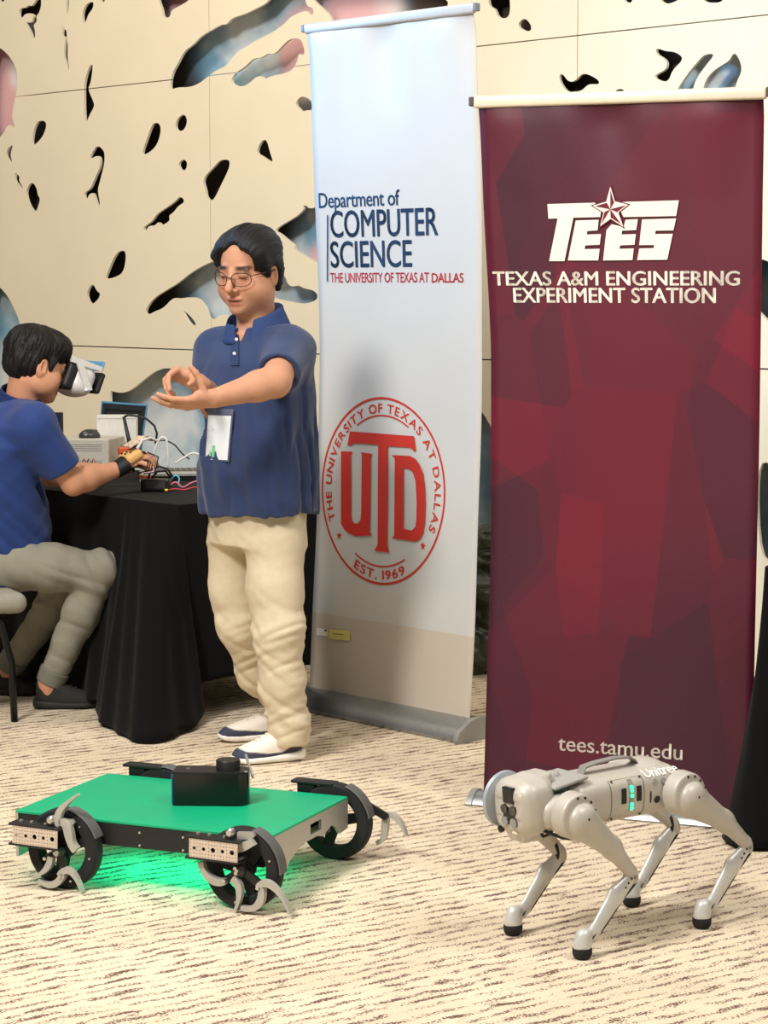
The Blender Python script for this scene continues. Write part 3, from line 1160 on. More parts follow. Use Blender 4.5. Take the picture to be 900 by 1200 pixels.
# ================================================================== maroon banner
def maroon_sheet_material():
    m = bpy.data.materials.new('maroon_banner_vinyl')
    m.use_nodes = True
    nt = NT(m)
    b = m.node_tree.nodes['Principled BSDF']
    b.inputs['Roughness'].default_value = 0.5
    co = nt.coord()
    v1 = nt.node('ShaderNodeTexVoronoi', feature='F1')
    nt.l.new(nt.mapping(co, loc=(0.3, 0, 0.13), rot=(0, 0.5, 0), scale=(1.0, 0.0, 0.75)), v1.inputs['Vector'])
    v1.inputs['Scale'].default_value = 2.6
    sep = nt.node('ShaderNodeSeparateColor')
    nt.l.new(v1.outputs['Color'], sep.inputs[0])
    v2 = nt.node('ShaderNodeTexVoronoi', feature='F1')
    nt.l.new(nt.mapping(co, loc=(1.3, 0, 0.4), rot=(0, -0.7, 0), scale=(1.2, 0.0, 0.6)), v2.inputs['Vector'])
    v2.inputs['Scale'].default_value = 3.1
    sep2 = nt.node('ShaderNodeSeparateColor')
    nt.l.new(v2.outputs['Color'], sep2.inputs[0])
    f = nt.math('ADD', nt.math('MULTIPLY', sep.outputs[0], 0.5), nt.math('MULTIPLY', sep2.outputs[0], 0.5))
    sx = nt.node('ShaderNodeSeparateXYZ')
    nt.l.new(co, sx.inputs[0])
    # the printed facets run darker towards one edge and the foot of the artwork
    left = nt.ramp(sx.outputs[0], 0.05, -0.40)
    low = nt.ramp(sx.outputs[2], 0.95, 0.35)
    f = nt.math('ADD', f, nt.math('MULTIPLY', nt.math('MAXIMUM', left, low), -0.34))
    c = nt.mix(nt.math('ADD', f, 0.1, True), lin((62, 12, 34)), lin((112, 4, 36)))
    grain = nt.noise(co, 420, 1.0)
    c = nt.mix(nt.math('MULTIPLY', nt.ramp(grain, .62, .8), 0.25), c, lin((150, 60, 90)))
    nt.l.new(c, b.inputs['Base Color'])
    return m


def build_maroon_banner():
    bl = G(559, 941)
    br = np.array([1.012, 5.962, 0.0])
    rail = mat('rail_cream', (226, 214, 192), 0.4, 0.2)
    root, sheet, B = banner('banner_stand', 'wide maroon roll-up banner with white star logo and engineering lettering', bl, br,
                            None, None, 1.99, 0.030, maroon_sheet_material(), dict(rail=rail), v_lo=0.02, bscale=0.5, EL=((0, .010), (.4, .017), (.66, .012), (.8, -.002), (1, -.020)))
    w = mat('print_white', (238, 230, 216), 0.5)
    mar = mat('print_maroon', (104, 12, 44), 0.5)
    B['text']('lettering', 'TEXAS A&M ENGINEERING', 578, 867, 318.5, 334.3, w, 0.022, 1.0)
    B['text']('lettering', 'EXPERIMENT STATION', 602, 839, 337.5, 354.2, w, 0.022, 1.0)
    B['text']('lettering', 'tees.tamu.edu', 654, 800, 861.5, 879, w, 0.008, 1.0, 'd')

    def c(p):
        return crop(p, 540, 90, 2.5)
    B['shape']('logo_letter', c([(255, 373), (393, 369), (412, 390), (410, 411), (331, 413), (305, 540), (260, 540), (285, 415), (258, 416)]), w)
    B['shape']('logo_letter', c([(338, 421), (405, 419), (402, 450), (372, 452), (370, 462), (412, 461), (408, 492), (366, 494), (364, 505), (408, 504), (404, 538), (315, 538)]), w)
    B['shape']('logo_letter', c([(428, 449), (443, 432), (478, 440), (484, 419), (520, 417), (515, 449), (474, 451), (472, 462), (514, 461), (510, 492), (468, 494), (466, 504), (508, 503), (504, 537), (418, 538)]), w)
    B['shape']('logo_letter', c([(532, 418), (632, 415), (624, 450), (572, 451), (570, 461), (622, 460), (606, 536), (518, 537), (524, 503), (566, 502), (568, 493), (524, 493)]), w)
    B['shape']('logo_bar', c([(470, 367), (640, 362), (632, 408), (478, 411), (470, 395)]), w)
    star = [(440, 322), (453, 365), (492, 375), (463, 398), (478, 440), (441, 416), (410, 438), (420, 398), (388, 378), (428, 366)]
    cx, cy = 440, 388
    B['shape']('logo_star', c([(cx + (x - cx) * 1.13, cy + (y - cy) * 1.13) for x, y in star]), mar, off=0.005)
    B['shape']('logo_star', c(star), w, off=0.006)
    for k in range(0, 10, 2):
        a, b2 = star[k], star[(k + 1) % 10]
        sh = [(cx + (q[0] - cx) * 0.86, cy + (q[1] - cy) * 0.86) for q in (a, b2)]
        B['shape']('star_facet', c([sh[0], sh[1], (cx, cy)]), mar, off=0.007)
    return root


build_white_banner()
build_maroon_banner()
# ================================================================== four-wheeled rover with claw wheels
def build_rover():
    A, Bc, C, Dd = G(19, 950, .175), G(125, 905, .175), G(408, 934, .175), G(316, 980, .175)
    cen = (A + Bc + C + Dd) / 4
    ex = (Dd - A) + (C - Bc)
    ang = math.atan2(ex[1], ex[0])
    L = (np.linalg.norm(Dd - A) + np.linalg.norm(C - Bc)) / 2
    W = (np.linalg.norm(Bc - A) + np.linalg.norm(C - Dd)) / 2
    root = thing('rover_robot', 'low green-topped rover robot on four black wheels with grey hook claws', 'robot', (cen[0], cen[1], 0), ang)
    black = mat('rover_black_plastic', (22, 22, 23), 0.45, bump=0.1)
    rubber = mat('rover_black_rubber', (26, 26, 27), 0.8, bump=0.2, bscale=200)
    silver = mat('rover_silver', (186, 184, 178), 0.38, 0.6)
    claw_m = mat('claw_grey', (182, 178, 168), 0.42, 0.15)
    screw = mat('screw_steel', (205, 205, 200), 0.3, 0.9)
    green = mat('deck_green', (0, 168, 118), 0.45, var=0.05, vscale=4)
    zt = 0.175
    mb = MB()
    mb.box((0, 0, zt - 0.004), (L, W, 0.008), bevel=0.002)
    mb.build('deck', green, root)
    # black side rails (long sides) with screws
    for sy in (-1, 1):
        mb = MB()
        mb.box((0, sy * (W / 2 - 0.012), zt - 0.036), (L - 0.03, 0.02, 0.056), bevel=0.002)
        r = mb.build('side_rail', black, root)
        for x in (-0.155, -0.12, 0.0, 0.12, 0.2):
            for dz in (-0.02, 0.012):
                mb = MB()
                y = sy * (W / 2 - 0.002)
                mb.cyl((x, y, zt - 0.036 + dz), (x, y + sy * 0.003, zt - 0.036 + dz), 0.003, n=8)
                mb.build('screw', screw, r)
    # silver end plates with slot and wheel-arch cutout
    for sx in (-1, 1):
        h0 = 0.078
        out = [(-W / 2, zt - .006), (W / 2, zt - .006), (W / 2, zt - 0.082)]
        arch = [(W / 2 - 0.05, zt - .086), (W / 2 - 0.07, zt - .066), (W / 2 - 0.10, zt - .052), (W / 2 - 0.13, zt - .060), (W / 2 - 0.15, zt - .070)]
        mid = [(0.04, zt - .060), (-0.02, zt - .060), (-0.07, zt - .066), (-0.12, zt - .085), (-0.15, zt - .115), (-W / 2, zt - .118)]
        slot = [(0.0, zt - .022), (0.065, zt - .022), (0.065, zt - .048), (0.0, zt - .048)]
        M = Matrix(((0, 0, sx, sx * L / 2), (1, 0, 0, 0), (0, 1, 0, 0), (0, 0, 0, 1)))
        mb = MB()
        mb.prism(out + arch + mid, -0.008, 0.0, M, holes=[slot])
        mb.build('end_plate', silver, root)
    # belly tray with electronics
    mb = MB()
    mb.box((0.02, 0, zt - 0.052), (L - 0.1, W - 0.08, 0.006))
    mb.build('belly_tray', black, root)
    mb = MB()
    mb.box((0.28, 0.14, zt - 0.07), (0.05, 0.03, 0.022), bevel=0.002)
    mb.build('circuit_board', mat('pcb_green', (70, 100, 52), 0.5, var=0.4, vscale=120), root)
    mb = MB()
    mb.box((0.29, 0.175, zt - 0.068), (0.03, 0.02, 0.02), bevel=0.002)
    mb.build('battery_pack', mat('battery_yellow', (196, 170, 40), 0.5), root)
    # green light strip under the deck
    led = mat('led_strip_green', (40, 255, 140), 0.4, emit=(30, 255, 130), estr=2.0)
    mb = MB()
    mb.box((0.02, -0.06, zt - 0.058), (0.42, 0.05, 0.004))
    mb.box((0.02, 0.08, zt - 0.058), (0.42, 0.05, 0.004))
    mb.build('light_strip', led, root)
    l = bpy.data.lights.new('underglow', 'AREA')
    l.shape = 'RECTANGLE'
    l.size, l.size_y = 0.46, 0.22
    l.energy = 1.9
    l.color = (0.02, 1.0, 0.52)
    lo = link('underglow', l, root, (0.0, -0.03, zt - 0.063))
    # motor housing on the deck
    bx = MB()
    P0, P1 = G(192, 944, zt), G(287, 945, zt)
    ci, si = math.cos(-ang), math.sin(-ang)

    def loc(P):
        d = P - cen
        return (d[0] * ci - d[1] * si, d[0] * si + d[1] * ci)
    a0, a1 = loc(P0), loc(P1)
    hb = 0.082
    ln = a1[0] - a0[0]
    wd = 0.085
    prof = []
    for k in range(9):
        a = -PI / 2 + PI * k / 8
        prof.append((ln / 2 - 0.03 + 0.03 * math.cos(a), (wd / 2 - 0.03) * (1 if a > 0 else -1) + 0.03 * math.sin(a)))
    prof += [(-ln / 2 + 0.006, wd / 2), (-ln / 2, wd / 2 - 0.006), (-ln / 2, -wd / 2 + 0.006), (-ln / 2 + 0.006, -wd / 2)]
    gloss = mat('housing_gloss_black', (12, 12, 13), 0.22)
    cx, cy = (a0[0] + a1[0]) / 2, (a0[1] + a1[1]) / 2 + wd / 2
    rz = math.atan2(a1[1] - a0[1], a1[0] - a0[0])
    Mh = Matrix.Translation((cx, cy, zt)) @ Matrix.Rotation(rz, 4, 'Z')
    mb = MB()
    mb.prism(prof, 0.0, hb, Mh)
    box = mb.build('motor_housing', gloss, root, angle=35)
    mb = MB()
    mb.prism([(p[0] * .985, p[1] * .97) for p in prof], hb, hb + 0.004, Mh)
    mb.build('housing_lid', black, box)
    mb = MB()
    Mc = Mh @ Matrix.Translation((ln / 2 - 0.055, 0.004, hb))
    mb.lathe([(0.031, 0.004), (0.031, 0.026), (0.029, 0.029), (0.0, 0.029)], 32, Mc)
    mb.build('round_cap', black, box, angle=40)
    mb = MB()
    mb.box((-ln / 2 - 0.001, -0.0, hb / 2), (0.003, wd * .8, hb * .9), Mh)
    mb.build('blue_strip', mat('housing_blue', (40, 130, 200), 0.5), box)
    for dx, dy in ((-0.06, 0.0), (0.09, -0.03)):
        mb = MB()
        mb.cyl((dx, dy, hb + .004), (dx, dy, hb + .006), 0.005, n=10, M=Mh)
        mb.build('screw', screw, box)
    mb = MB()
    mb.tube([(ln / 2 + 0.004, 0.05, hb - 0.03), (ln / 2 - 0.018, 0.07, hb + 0.028)], 0.0035, 8, Mh)
    mb.build('antenna', silver, box)

    # ---- wheels
    R = 0.1

    def arc_ribbon(r0, pts_w):
        pass

    def claw(mb, pts, w0, w1, th, z0):
        """flat curved hook: centre line pts (2D), width tapering w0..w1, extruded in z"""
        n = len(pts)
        Lf, Rt = [], []
        for i, p in enumerate(pts):
            q0, q1 = pts[max(i - 1, 0)], pts[min(i + 1, n - 1)]
            t = Vector((q1[0] - q0[0], q1[1] - q0[1])).normalized()
            nrm = Vector((-t.y, t.x))
            u = i / (n - 1)
            w = (w0 + (w1 - w0) * u) * (0.75 + 0.25 * math.sin(PI * min(1, u * 1.3)))
            Lf.append((p[0] + nrm.x * w / 2, p[1] + nrm.y * w / 2))
            Rt.append((p[0] - nrm.x * w / 2, p[1] - nrm.y * w / 2))
        mb.prism(Lf + Rt[::-1], z0, z0 + th)

    def bez(p0, p1, p2, p3, n=12):
        out = []
        for i in range(n + 1):
            t = i / n
            a, b, c, d = (1 - t) ** 3, 3 * t * (1 - t) ** 2, 3 * t * t * (1 - t), t ** 3
            out.append((a * p0[0] + b * p1[0] + c * p2[0] + d * p3[0], a * p0[1] + b * p1[1] + c * p2[1] + d * p3[1]))
        return out

    def rot2(pts, a):
        return [(p[0] * math.cos(a) - p[1] * math.sin(a), p[0] * math.sin(a) + p[1] * math.cos(a)) for p in pts]

    def wheel(x, y, side, spin, front, claws, tread_a, chan=(0, 0)):
        """side=-1: outer face towards -y.  wheel frame: X along rover x, Y up, Z outward"""
        M0 = Matrix(((1, 0, 0, x), (0, 0, side, y), (0, 1, 0, R), (0, 0, 0, 1)))
        hub = bpy.data.objects.new('wheel', None)
        me = MB()
        n = 48
        prof = [(0.066, -0.016), (0.070, -0.019), (0.094, -0.019), (R, -0.012), (R, 0.012), (0.094, 0.019), (0.070, 0.019), (0.066, 0.016)]
        me.lathe(prof, n, None, close=True)
        # three broad spokes and the hub belong to the moulded wheel
        for k in range(3):
            a = spin + k * 2 * PI / 3
            Mx = Matrix.Rotation(a, 4, 'Z')
            me.prism([(0.0, -0.015), (0.068, -0.011), (0.068, 0.011), (0.0, 0.015)], -0.010, 0.010, Mx)
        me.lathe([(0.026, -0.016), (0.026, 0.016)], 24)
        w = me.build('wheel', rubber, root, angle=35)
        w.matrix_local = M0
        # grey tread arc over part of the rim
        tr = MB()
        a0, a1, m = tread_a[0], tread_a[1], 18
        vs = [(rr * math.cos(a0 + (a1 - a0) * k / m), rr * math.sin(a0 + (a1 - a0) * k / m), z) for k in range(m + 1) for rr, z in ((R + .0015, -.0195), (R + .0045, -.018), (R + .0045, .018), (R + .0015, .0195))]
        fs = []
        for k in range(m):
            for q in range(3):
                b0 = k * 4 + q
                fs.append((b0, b0 + 1, b0 + 5, b0 + 4))
            fs.append((k * 4 + 3, k * 4, k * 4 + 4, k * 4 + 7))
        fs += [(0, 1, 2, 3), (m * 4, m * 4 + 1, m * 4 + 2, m * 4 + 3)]
        tr.add(vs, fs)
        tr.build('tread_arc', mat('tread_grey', (92, 92, 92), 0.6), w, angle=35)
        # screws round the ring
        for k in range(6):
            a = spin + 0.5 + k * PI / 3
            s = MB()
            s.cyl((0.082 * math.cos(a), 0.082 * math.sin(a), 0.019), (0.082 * math.cos(a), 0.082 * math.sin(a), 0.022), 0.0028, n=8)
            s.build('screw', screw, w)
        # black links and grey claws
        for cl in claws:
            s = MB()
            p, q = cl['link']
            dv = Vector((q[0] - p[0], q[1] - p[1]))
            nn = Vector((-dv.y, dv.x)).normalized() * 0.0085
            ends = []
            for cpt, sg in ((p, -1), (q, 1)):
                base = math.atan2(dv.y, dv.x)
                for kk in range(7):
                    aa = base + sg * 0 + (PI / 2 + PI * kk / 6 if sg < 0 else -PI / 2 + PI * kk / 6)
                    ends.append((cpt[0] + 0.0095 * math.cos(aa), cpt[1] + 0.0095 * math.sin(aa)))
            s.prism(ends, 0.020, 0.030)
            lk = s.build('link_arm', black, w)
            for cpt in (p, q):
                s = MB()
                s.cyl((cpt[0], cpt[1], 0.030), (cpt[0], cpt[1], 0.050), 0.0045, n=10)
                s.build('screw', screw, lk)
            s = MB()
            for c in cl['hooks']:
                claw(s, bez(*c[:4]), c[4] * 1.15, c[5] * 1.5, 0.016, 0.030)
            s.build('claw', claw_m, w, angle=40)
        # bearing boss
        s = MB()
        s.lathe([(0.018, 0.016), (0.018, 0.034), (0.012, 0.040), (0.0, 0.040)], 20)
        s.build('hub_boss', mat('hub_dark_metal', (70, 70, 70), 0.4, 0.7), w, angle=40)
        if front:
            # perforated servo channel held outside the wheel
            cm = mat('channel_alloy', (222, 208, 194), 0.36, 0.55)
            Lc, Hc = 0.128, 0.052
            holes = []
            for i in range(5):
                hx = -Lc / 2 + 0.0135 + i * 0.0250
                hr = 0.0062 if i in (2, 4) else 0.0047
                holes.append([(hx + hr * math.cos(k * PI / 5), hr * math.sin(k * PI / 5)) for k in range(10)])
            small = []
            for i in range(16):
                for j in range(6):
                    hx = -Lc / 2 + 0.005 + i * 0.0079
                    hy = -Hc / 2 + 0.006 + j * 0.008
                    if any((hx - (-Lc / 2 + 0.0135 + q * 0.025)) ** 2 + hy * hy < 0.0082 ** 2 for q in range(5)):
                        continue
                    small.append([(hx + 0.0017 * math.cos(k * PI / 2 + .785), hy + 0.0017 * math.sin(k * PI / 2 + .785)) for k in range(4)])
            s = MB()
            s.prism([(-Lc / 2, -Hc / 2), (Lc / 2, -Hc / 2), (Lc / 2, Hc / 2), (-Lc / 2, Hc / 2)], -0.0015, 0.0015, holes=holes + small)
            Mch = Matrix.Translation((-0.058 + chan[0], 0.018 + chan[1], 0.062)) @ Matrix.Rotation(math.radians(-1), 4, 'Z')
            ch = s.build('servo_channel', cm, w)
            ch.matrix_local = Mch
            s = MB()
            s.box((-0.004, Hc / 2 - 0.001, -0.018), (Lc + 0.014, 0.006, 0.040), bevel=0.001)
            s.box((-0.004, -Hc / 2 + 0.001, -0.018), (Lc + 0.014, 0.006, 0.040), bevel=0.001)
            s.build('channel_flange', black, ch)
            s = MB()
            s.box((-0.010, 0, -0.026), (0.09, Hc - 0.014, 0.022), bevel=0.003)
            s.build('servo_body', mat('servo_dark', (40, 40, 42), 0.4), ch)
            for hx in (-0.05, -0.02, 0.02):
                s = MB()
                s.cyl((hx, Hc / 2 + 0.002, -0.018), (hx, Hc / 2 + 0.008, -0.018), 0.005, n=10)
                s.build('screw', screw, ch)
            s = MB()
            s.lathe([(0.011, 0.0), (0.011, 0.012), (0.007, 0.016), (0, 0.016)], 16, Matrix.Translation((0.035, Hc / 2 + 0.016, -0.026)))
            s.build('bolt_head', screw, ch, angle=40)
            s = MB()
            s.prism([(0.02, 0.006), (0.06, 0.014), (0.066, 0.022), (0.060, 0.030), (0.02, 0.026)], -0.004, 0.006)
            br = s.build('servo_horn', silver, ch)
            br.matrix_local = Matrix.Translation((0.03, 0.018, -0.03))
        return w

    d = math.radians
    hookA = dict(link=((0.004, -0.006), (0.012, -0.060)), hooks=[((0.018, -0.056), (0.0, -0.092), (-0.03, -0.092), (-0.052, -0.078), 0.017, 0.008), ((0.008, -0.060), (0.030, -0.026), (0.056, -0.052), (0.070, -0.094), 0.017, 0.005)])
    hookB = dict(link=((0.006, 0.0), (0.008, 0.062)), hooks=[((0.008, 0.066), (-0.004, 0.098), (0.028, 0.122), (0.062, 0.147), 0.019, 0.005), ((0.010, 0.074), (0.046, 0.080), (0.026, 0.028), (0.056, 0.008), 0.018, 0.017)])
    hookC = dict(link=((0.0, -0.004), (-0.030, -0.020)), hooks=[((-0.016, -0.014), (-0.018, -0.045), (-0.040, -0.060), (-0.068, -0.072), 0.017, 0.005)])
    wheel(-0.197, -0.252, -1, 0.35, True, [hookA, hookB, hookC], (d(20), d(80)), (0.010, 0.018))
    kA = dict(link=((0.004, 0.004), (0.058, -0.032)), hooks=[((0.066, -0.032), (0.072, -0.072), (0.046, -0.092), (0.012, -0.086), 0.017, 0.010), ((0.058, -0.032), (0.074, -0.002), (0.116, -0.028), (0.140, -0.086), 0.018, 0.005)])
    kC = dict(link=((0.002, -0.002), (-0.030, -0.024)), hooks=[((-0.028, -0.026), (-0.055, -0.038), (-0.088, -0.022), (-0.094, 0.014), 0.016, 0.013), ((-0.010, -0.016), (0.018, -0.034), (0.008, -0.066), (-0.003, -0.095), 0.018, 0.006)])
    kB = dict(link=((0.0, 0.01), (0.012, 0.034)), hooks=[((-0.015, 0.052), (0.008, 0.058), (0.030, 0.066), (0.044, 0.078), 0.015, 0.018)])
    wheel(0.296, -0.252, -1, 0.9, True, [kA, kC, kB], (d(-2), d(72)), (0.008, 0.034))
    rA = dict(link=((0.02, 0.07), (0.128, 0.018)), hooks=[((0.128, 0.018), (0.148, 0.026), (0.172, 0.004), (0.182, -0.030), 0.016, 0.005), ((0.128, 0.018), (0.118, -0.012), (0.132, -0.05), (0.100, -0.058), 0.017, 0.009)])
    wheel(0.305, 0.262, 1, 0.2, False, [rA], (d(10), d(70)))
    rB = dict(link=((-0.01, 0.05), (0.03, 0.085)), hooks=[((0.03, 0.085), (0.06, 0.10), (0.09, 0.07), (0.10, 0.03), 0.016, 0.006)])
    wheel(-0.197, 0.262, 1, 0.2, False, [rB], (d(30), d(90)))
    # arm bracket over the rear wheels
    for x in (0.215, -0.285):
        mb = MB()
        mb.box((x + 0.03, 0.262, 0.197), (0.12, 0.04, 0.008), bevel=0.002)
        mb.box((x + 0.01, 0.262, 0.180), (0.05, 0.03, 0.03), bevel=0.004)
        mb.build('rear_channel', black, root)
    # axles
    for x in (-0.197, 0.296):
        for sy in (-1, 1):
            mb = MB()
            mb.cyl((x, sy * 0.16, R), (x, sy * 0.25, R), 0.012, n=14)
            mb.box((x, sy * 0.17, R + 0.012), (0.05, 0.05, 0.05), bevel=0.004)
            mb.build('drive_motor', mat('motor_dark', (48, 46, 44), 0.4, 0.5), root, angle=40)


build_rover()
# ================================================================== four-legged robot
def build_dog():
    root = thing('robot_dog', 'light grey four-legged robot standing on the carpet in front of maroon banner', 'robot', (0.516, 4.99, 0), math.atan2(-.62, -.784))
    shell = mat('dog_shell_grey', (190, 184, 173), 0.42, 0.15, var=0.02)
    pale = mat('dog_calf_pale', (208, 208, 203), 0.38, 0.25)
    dark = mat('dog_black', (18, 18, 19), 0.5)
    rub = mat('dog_foot_rubber', (24, 23, 24), 0.85, bump=0.2)
    grey = mat('dog_mid_grey', (138, 136, 130), 0.5)
    led = mat('dog_led', (60, 255, 170), 0.4, emit=(40, 255, 150), estr=5.0)
    I = np.eye(3)
    # --- trunk (superellipse sections along x)
    tz, ta, tb, pw = 0.327, 0.078, 0.057, 3.2
    s = SDF()
    Rx = np.stack([A3((0, 1, 0)), A3((0, 0, 1)), A3((1, 0, 0))], 1)
    s.loft([(-0.165, 0, 0, ta * .82, tb * .80), (-0.150, 0, 0, ta * .96, tb * .95), (-0.12, 0, 0, ta, tb), (0.11, 0, 0, ta, tb), (0.15, 0, 0, ta * .95, tb * .93), (0.172, 0, 0, ta * .80, tb * .78)], (0, 0, tz), Rx, k=0.004, power=pw)
    s.ell((-0.10, 0.0, 0.381), (0.045, 0.045, 0.014), I, k=0.01)
    trunk = sdf_obj('trunk', s, 0.004, (-0.2, -0.1, 0.25), (0.2, 0.1, 0.41), shell, root)

    def side(x, phi, off=0.0):
        c, sn = math.cos(phi), math.sin(phi)
        y = ta * math.copysign(abs(c) ** (2 / pw), c)
        z = tb * math.copysign(abs(sn) ** (2 / pw), sn)
        n = Vector((0, c / ta, sn / tb)).normalized()
        return Vector((x, y + n.y * off, tz + z + n.z * off)), n

    def patch(name, x0, x1, p0, p1, m, off=0.0012, parent=trunk, nx=4, ny=4):
        vs, fs = [], []
        for j in range(ny + 1):
            for i in range(nx + 1):
                vs.append(side(x0 + (x1 - x0) * i / nx, p0 + (p1 - p0) * j / ny, off)[0])
        for j in range(ny):
            for i in range(nx):
                a = j * (nx + 1) + i
                fs.append((a, a + 1, a + nx + 2, a + nx + 1))
        mb = MB()
        mb.add(vs, fs)
        return mb.build(name, m, parent)

    def dot(name, x, phi, r, m, off=0.001, h=0.0015, parent=trunk, n=12):
        p, nn = side(x, phi, off)
        mb = MB()
        mb.cyl(p, p + nn * h, r, n=n)
        return mb.build(name, m, parent)
    seam = mat('dog_seam', (96, 92, 84), 0.6)
    for x in (0.068, -0.035):
        patch('seam_line', x, x + 0.0016, -0.75, 0.75, seam, 0.0008, nx=1, ny=12)
    patch('seam_line', 0.068, -0.035, 0.75, 0.765, seam, 0.0008, nx=4, ny=1)
    for x, p in ((0.06, 0.68), (-0.028, 0.68), (-0.028, -0.62), (0.06, -0.62)):
        dot('screw', x, p, 0.0028, dark)
    for x in (0.030, -0.018):
        patch('port', x - 0.0075, x + 0.0075, -0.05, 0.28, dark, 0.0014)
    patch('led_window', -0.001, 0.013, -0.3, 0.66, grey, 0.001)
    for k in range(5):
        dot('status_led', 0.006, -0.22 + k * 0.125, 0.0042, led, 0.0014, 0.002)
    for x in (-0.075, -0.100):
        dot('vent', x, -0.10, 0.0085, dark, 0.001)
        dot('vent', x + 0.004, 0.30, 0.0075, grey, 0.001, n=6)
    for x in (-0.055, -0.122):
        patch('slot', x - 0.002, x + 0.002, -0.16, 0.04, dark, 0.0012, nx=1)
    # lettering wrapped over the shoulder of the trunk
    v, f = glyphs('Unitree', 0.014)
    mn, mx = min(p[0] for p in v), max(p[0] for p in v)
    W = 0.108
    sc = W / (mx - mn)
    # arc length table
    tab = [(0.0, 0.3)]
    ph = 0.3
    while ph < 1.5:
        a, _ = side(0, ph)
        b, _ = side(0, ph + 0.01)
        tab.append((tab[-1][0] + (b - a).length, ph + 0.01))
        ph += 0.01
    arr = np.array(tab)
    mb = MB()
    base = float(np.interp(0.56, arr[:, 1], arr[:, 0]))
    vs = []
    for p in v:
        ln = base + p[1] * sc * 1.05
        phi = float(np.interp(ln, arr[:, 0], arr[:, 1]))
        vs.append(side(-0.045 - (p[0] - mn) * sc, phi, 0.0016)[0])
    mb.add(vs, f)
    mb.build('lettering', mat('dog_white_print', (246, 244, 240), 0.5), trunk)
    # carrying strap
    pts = [(0.105, 0.012, 0.384), (0.095, 0.012, 0.400), (0.06, 0.012, 0.405), (0.0, 0.012, 0.408), (-0.045, 0.012, 0.405), (-0.062, 0.012, 0.396), (-0.07, 0.012, 0.386)]
    mb = MB()
    vs, fs = [], []
    for p in pts:
        for dy, dz in ((-0.011, -0.002), (0.011, -0.002), (0.011, 0.002), (-0.011, 0.002)):
            vs.append((p[0], p[1] + dy, p[2] + dz))
    for i in range(len(pts) - 1):
        for q in range(4):
            a, b = i * 4 + q, i * 4 + (q + 1) % 4
            fs.append((a, b, b + 4, a + 4))
    fs += [(0, 1, 2, 3), tuple(range((len(pts) - 1) * 4, len(pts) * 4))]
    mb.add(vs, fs)
    mb.build('carry_strap', grey, root, angle=30)
    # ribbed mesh guard over the neck
    s = SDF()
    s.box((0.175, 0.012, 0.383), (0.052, 0.052, 0.005), 0.005, frame((1, 0, -0.14)), k=.004)
    s.ell((0.18, 0.0, 0.392), (0.018, 0.018, 0.010), I, k=0.008)
    sdf_obj('neck_guard', s, 0.003, (0.1, -0.07, 0.35), (0.25, 0.09, 0.42), mat('dog_guard', (166, 164, 158), 0.5, bump=0.6, bscale=420), root)
    # open neck electronics
    mb = MB()
    mb.box((0.198, 0.0, 0.335), (0.07, 0.09, 0.075), bevel=0.006)
    mb.build('neck_frame', dark, root)
    mb = MB()
    mb.box((0.20, 0.047, 0.36), (0.045, 0.004, 0.03))
    mb.build('neck_board', mat('neck_board_green', (54, 84, 66), 0.5, var=0.6, vscale=200), root)
    mb = MB()
    mb.box((0.232, 0.052, 0.362), (0.006, 0.006, 0.010), bevel=.001)
    mb.build('status_led', led, root)
    # --- head
    s = SDF()
    Rh = frame((1, 0, -0.10))
    hc = A3((0.258, 0.0, 0.336))
    s.loft([(-0.045, 0, 0, 0.050, 0.054), (-0.02, 0, 0, 0.066, 0.064), (0.022, 0, 0, 0.066, 0.064), (0.040, 0, 0, 0.058, 0.056), (0.050, 0, 0, 0.044, 0.044)], hc, np.stack([Rh[:, 0], Rh[:, 2], Rh[:, 1]], 1), k=0.008, power=3.4)
    s.box(hc + A3((-0.005, 0, -0.055)), (0.032, 0.036, 0.024), 0.012, Rh, k=0.012)
    s.box(hc + A3((-0.028, 0, 0.052)), (0.03, 0.03, 0.018), 0.01, Rh, k=0.012)
    head = sdf_obj('head', s, 0.004, (0.17, -0.09, 0.24), (0.34, 0.09, 0.43), shell, root)
    # rim round the far cheek
    mb = MB()
    ring = []
    Mr = Matrix.Translation((0.268, -0.050, 0.340)) @ Matrix.Rotation(PI / 2, 4, 'X') @ Matrix.Scale(1.0, 4)
    mb.lathe([(0.050, 0.0), (0.062, 0.002), (0.064, 0.010), (0.056, 0.016), (0.0, 0.019)], 36, Mr)
    mb.build('cheek_ring', mat('dog_ring', (170, 178, 186), 0.35, 0.3), head, angle=40)
    fx = Vector((Rh[0, 1], Rh[1, 1], Rh[2, 1]))
    up = Vector((Rh[0, 2], Rh[1, 2], Rh[2, 2]))
    lf = Vector((0, 1, 0))
    fc = Vector(hc) + fx * 0.0465

    def face(dy, dz, d=0.0):
        return fc + lf * dy + up * dz + fx * d

    def fM(dy, dz, d=0.0):
        p = face(dy, dz, d)
        return Matrix(((lf.x, up.x, fx.x, p.x), (lf.y, up.y, fx.y, p.y), (lf.z, up.z, fx.z, p.z), (0, 0, 0, 1)))
    mb = MB()
    mb.box((0, 0, 0), (0.034, 0.036, 0.012), fM(0.004, 0.034, 0.002), bevel=0.002)
    mb.build('sensor_window', mat('sensor_black', (10, 10, 11), 0.25), head)
    mb = MB()
    cross = []
    for k in range(32):
        a = 2 * PI * k / 32
        r = 0.0245 + 0.0065 * math.cos(4 * a + PI)
        cross.append((r * math.cos(a), r * math.sin(a)))
    mb.prism([(p[0] * 1.18, p[1] * 1.18) for p in cross], 0.0, 0.003, fM(0.004, -0.012, 0.001))
    plate = mb.build('camera_plate', pale, head)
    mb = MB()
    mb.prism(cross, 0.003, 0.006, fM(0.004, -0.012, 0.001))
    mb.build('camera_cluster', mat('sensor_black', (10, 10, 11), 0.25), head)
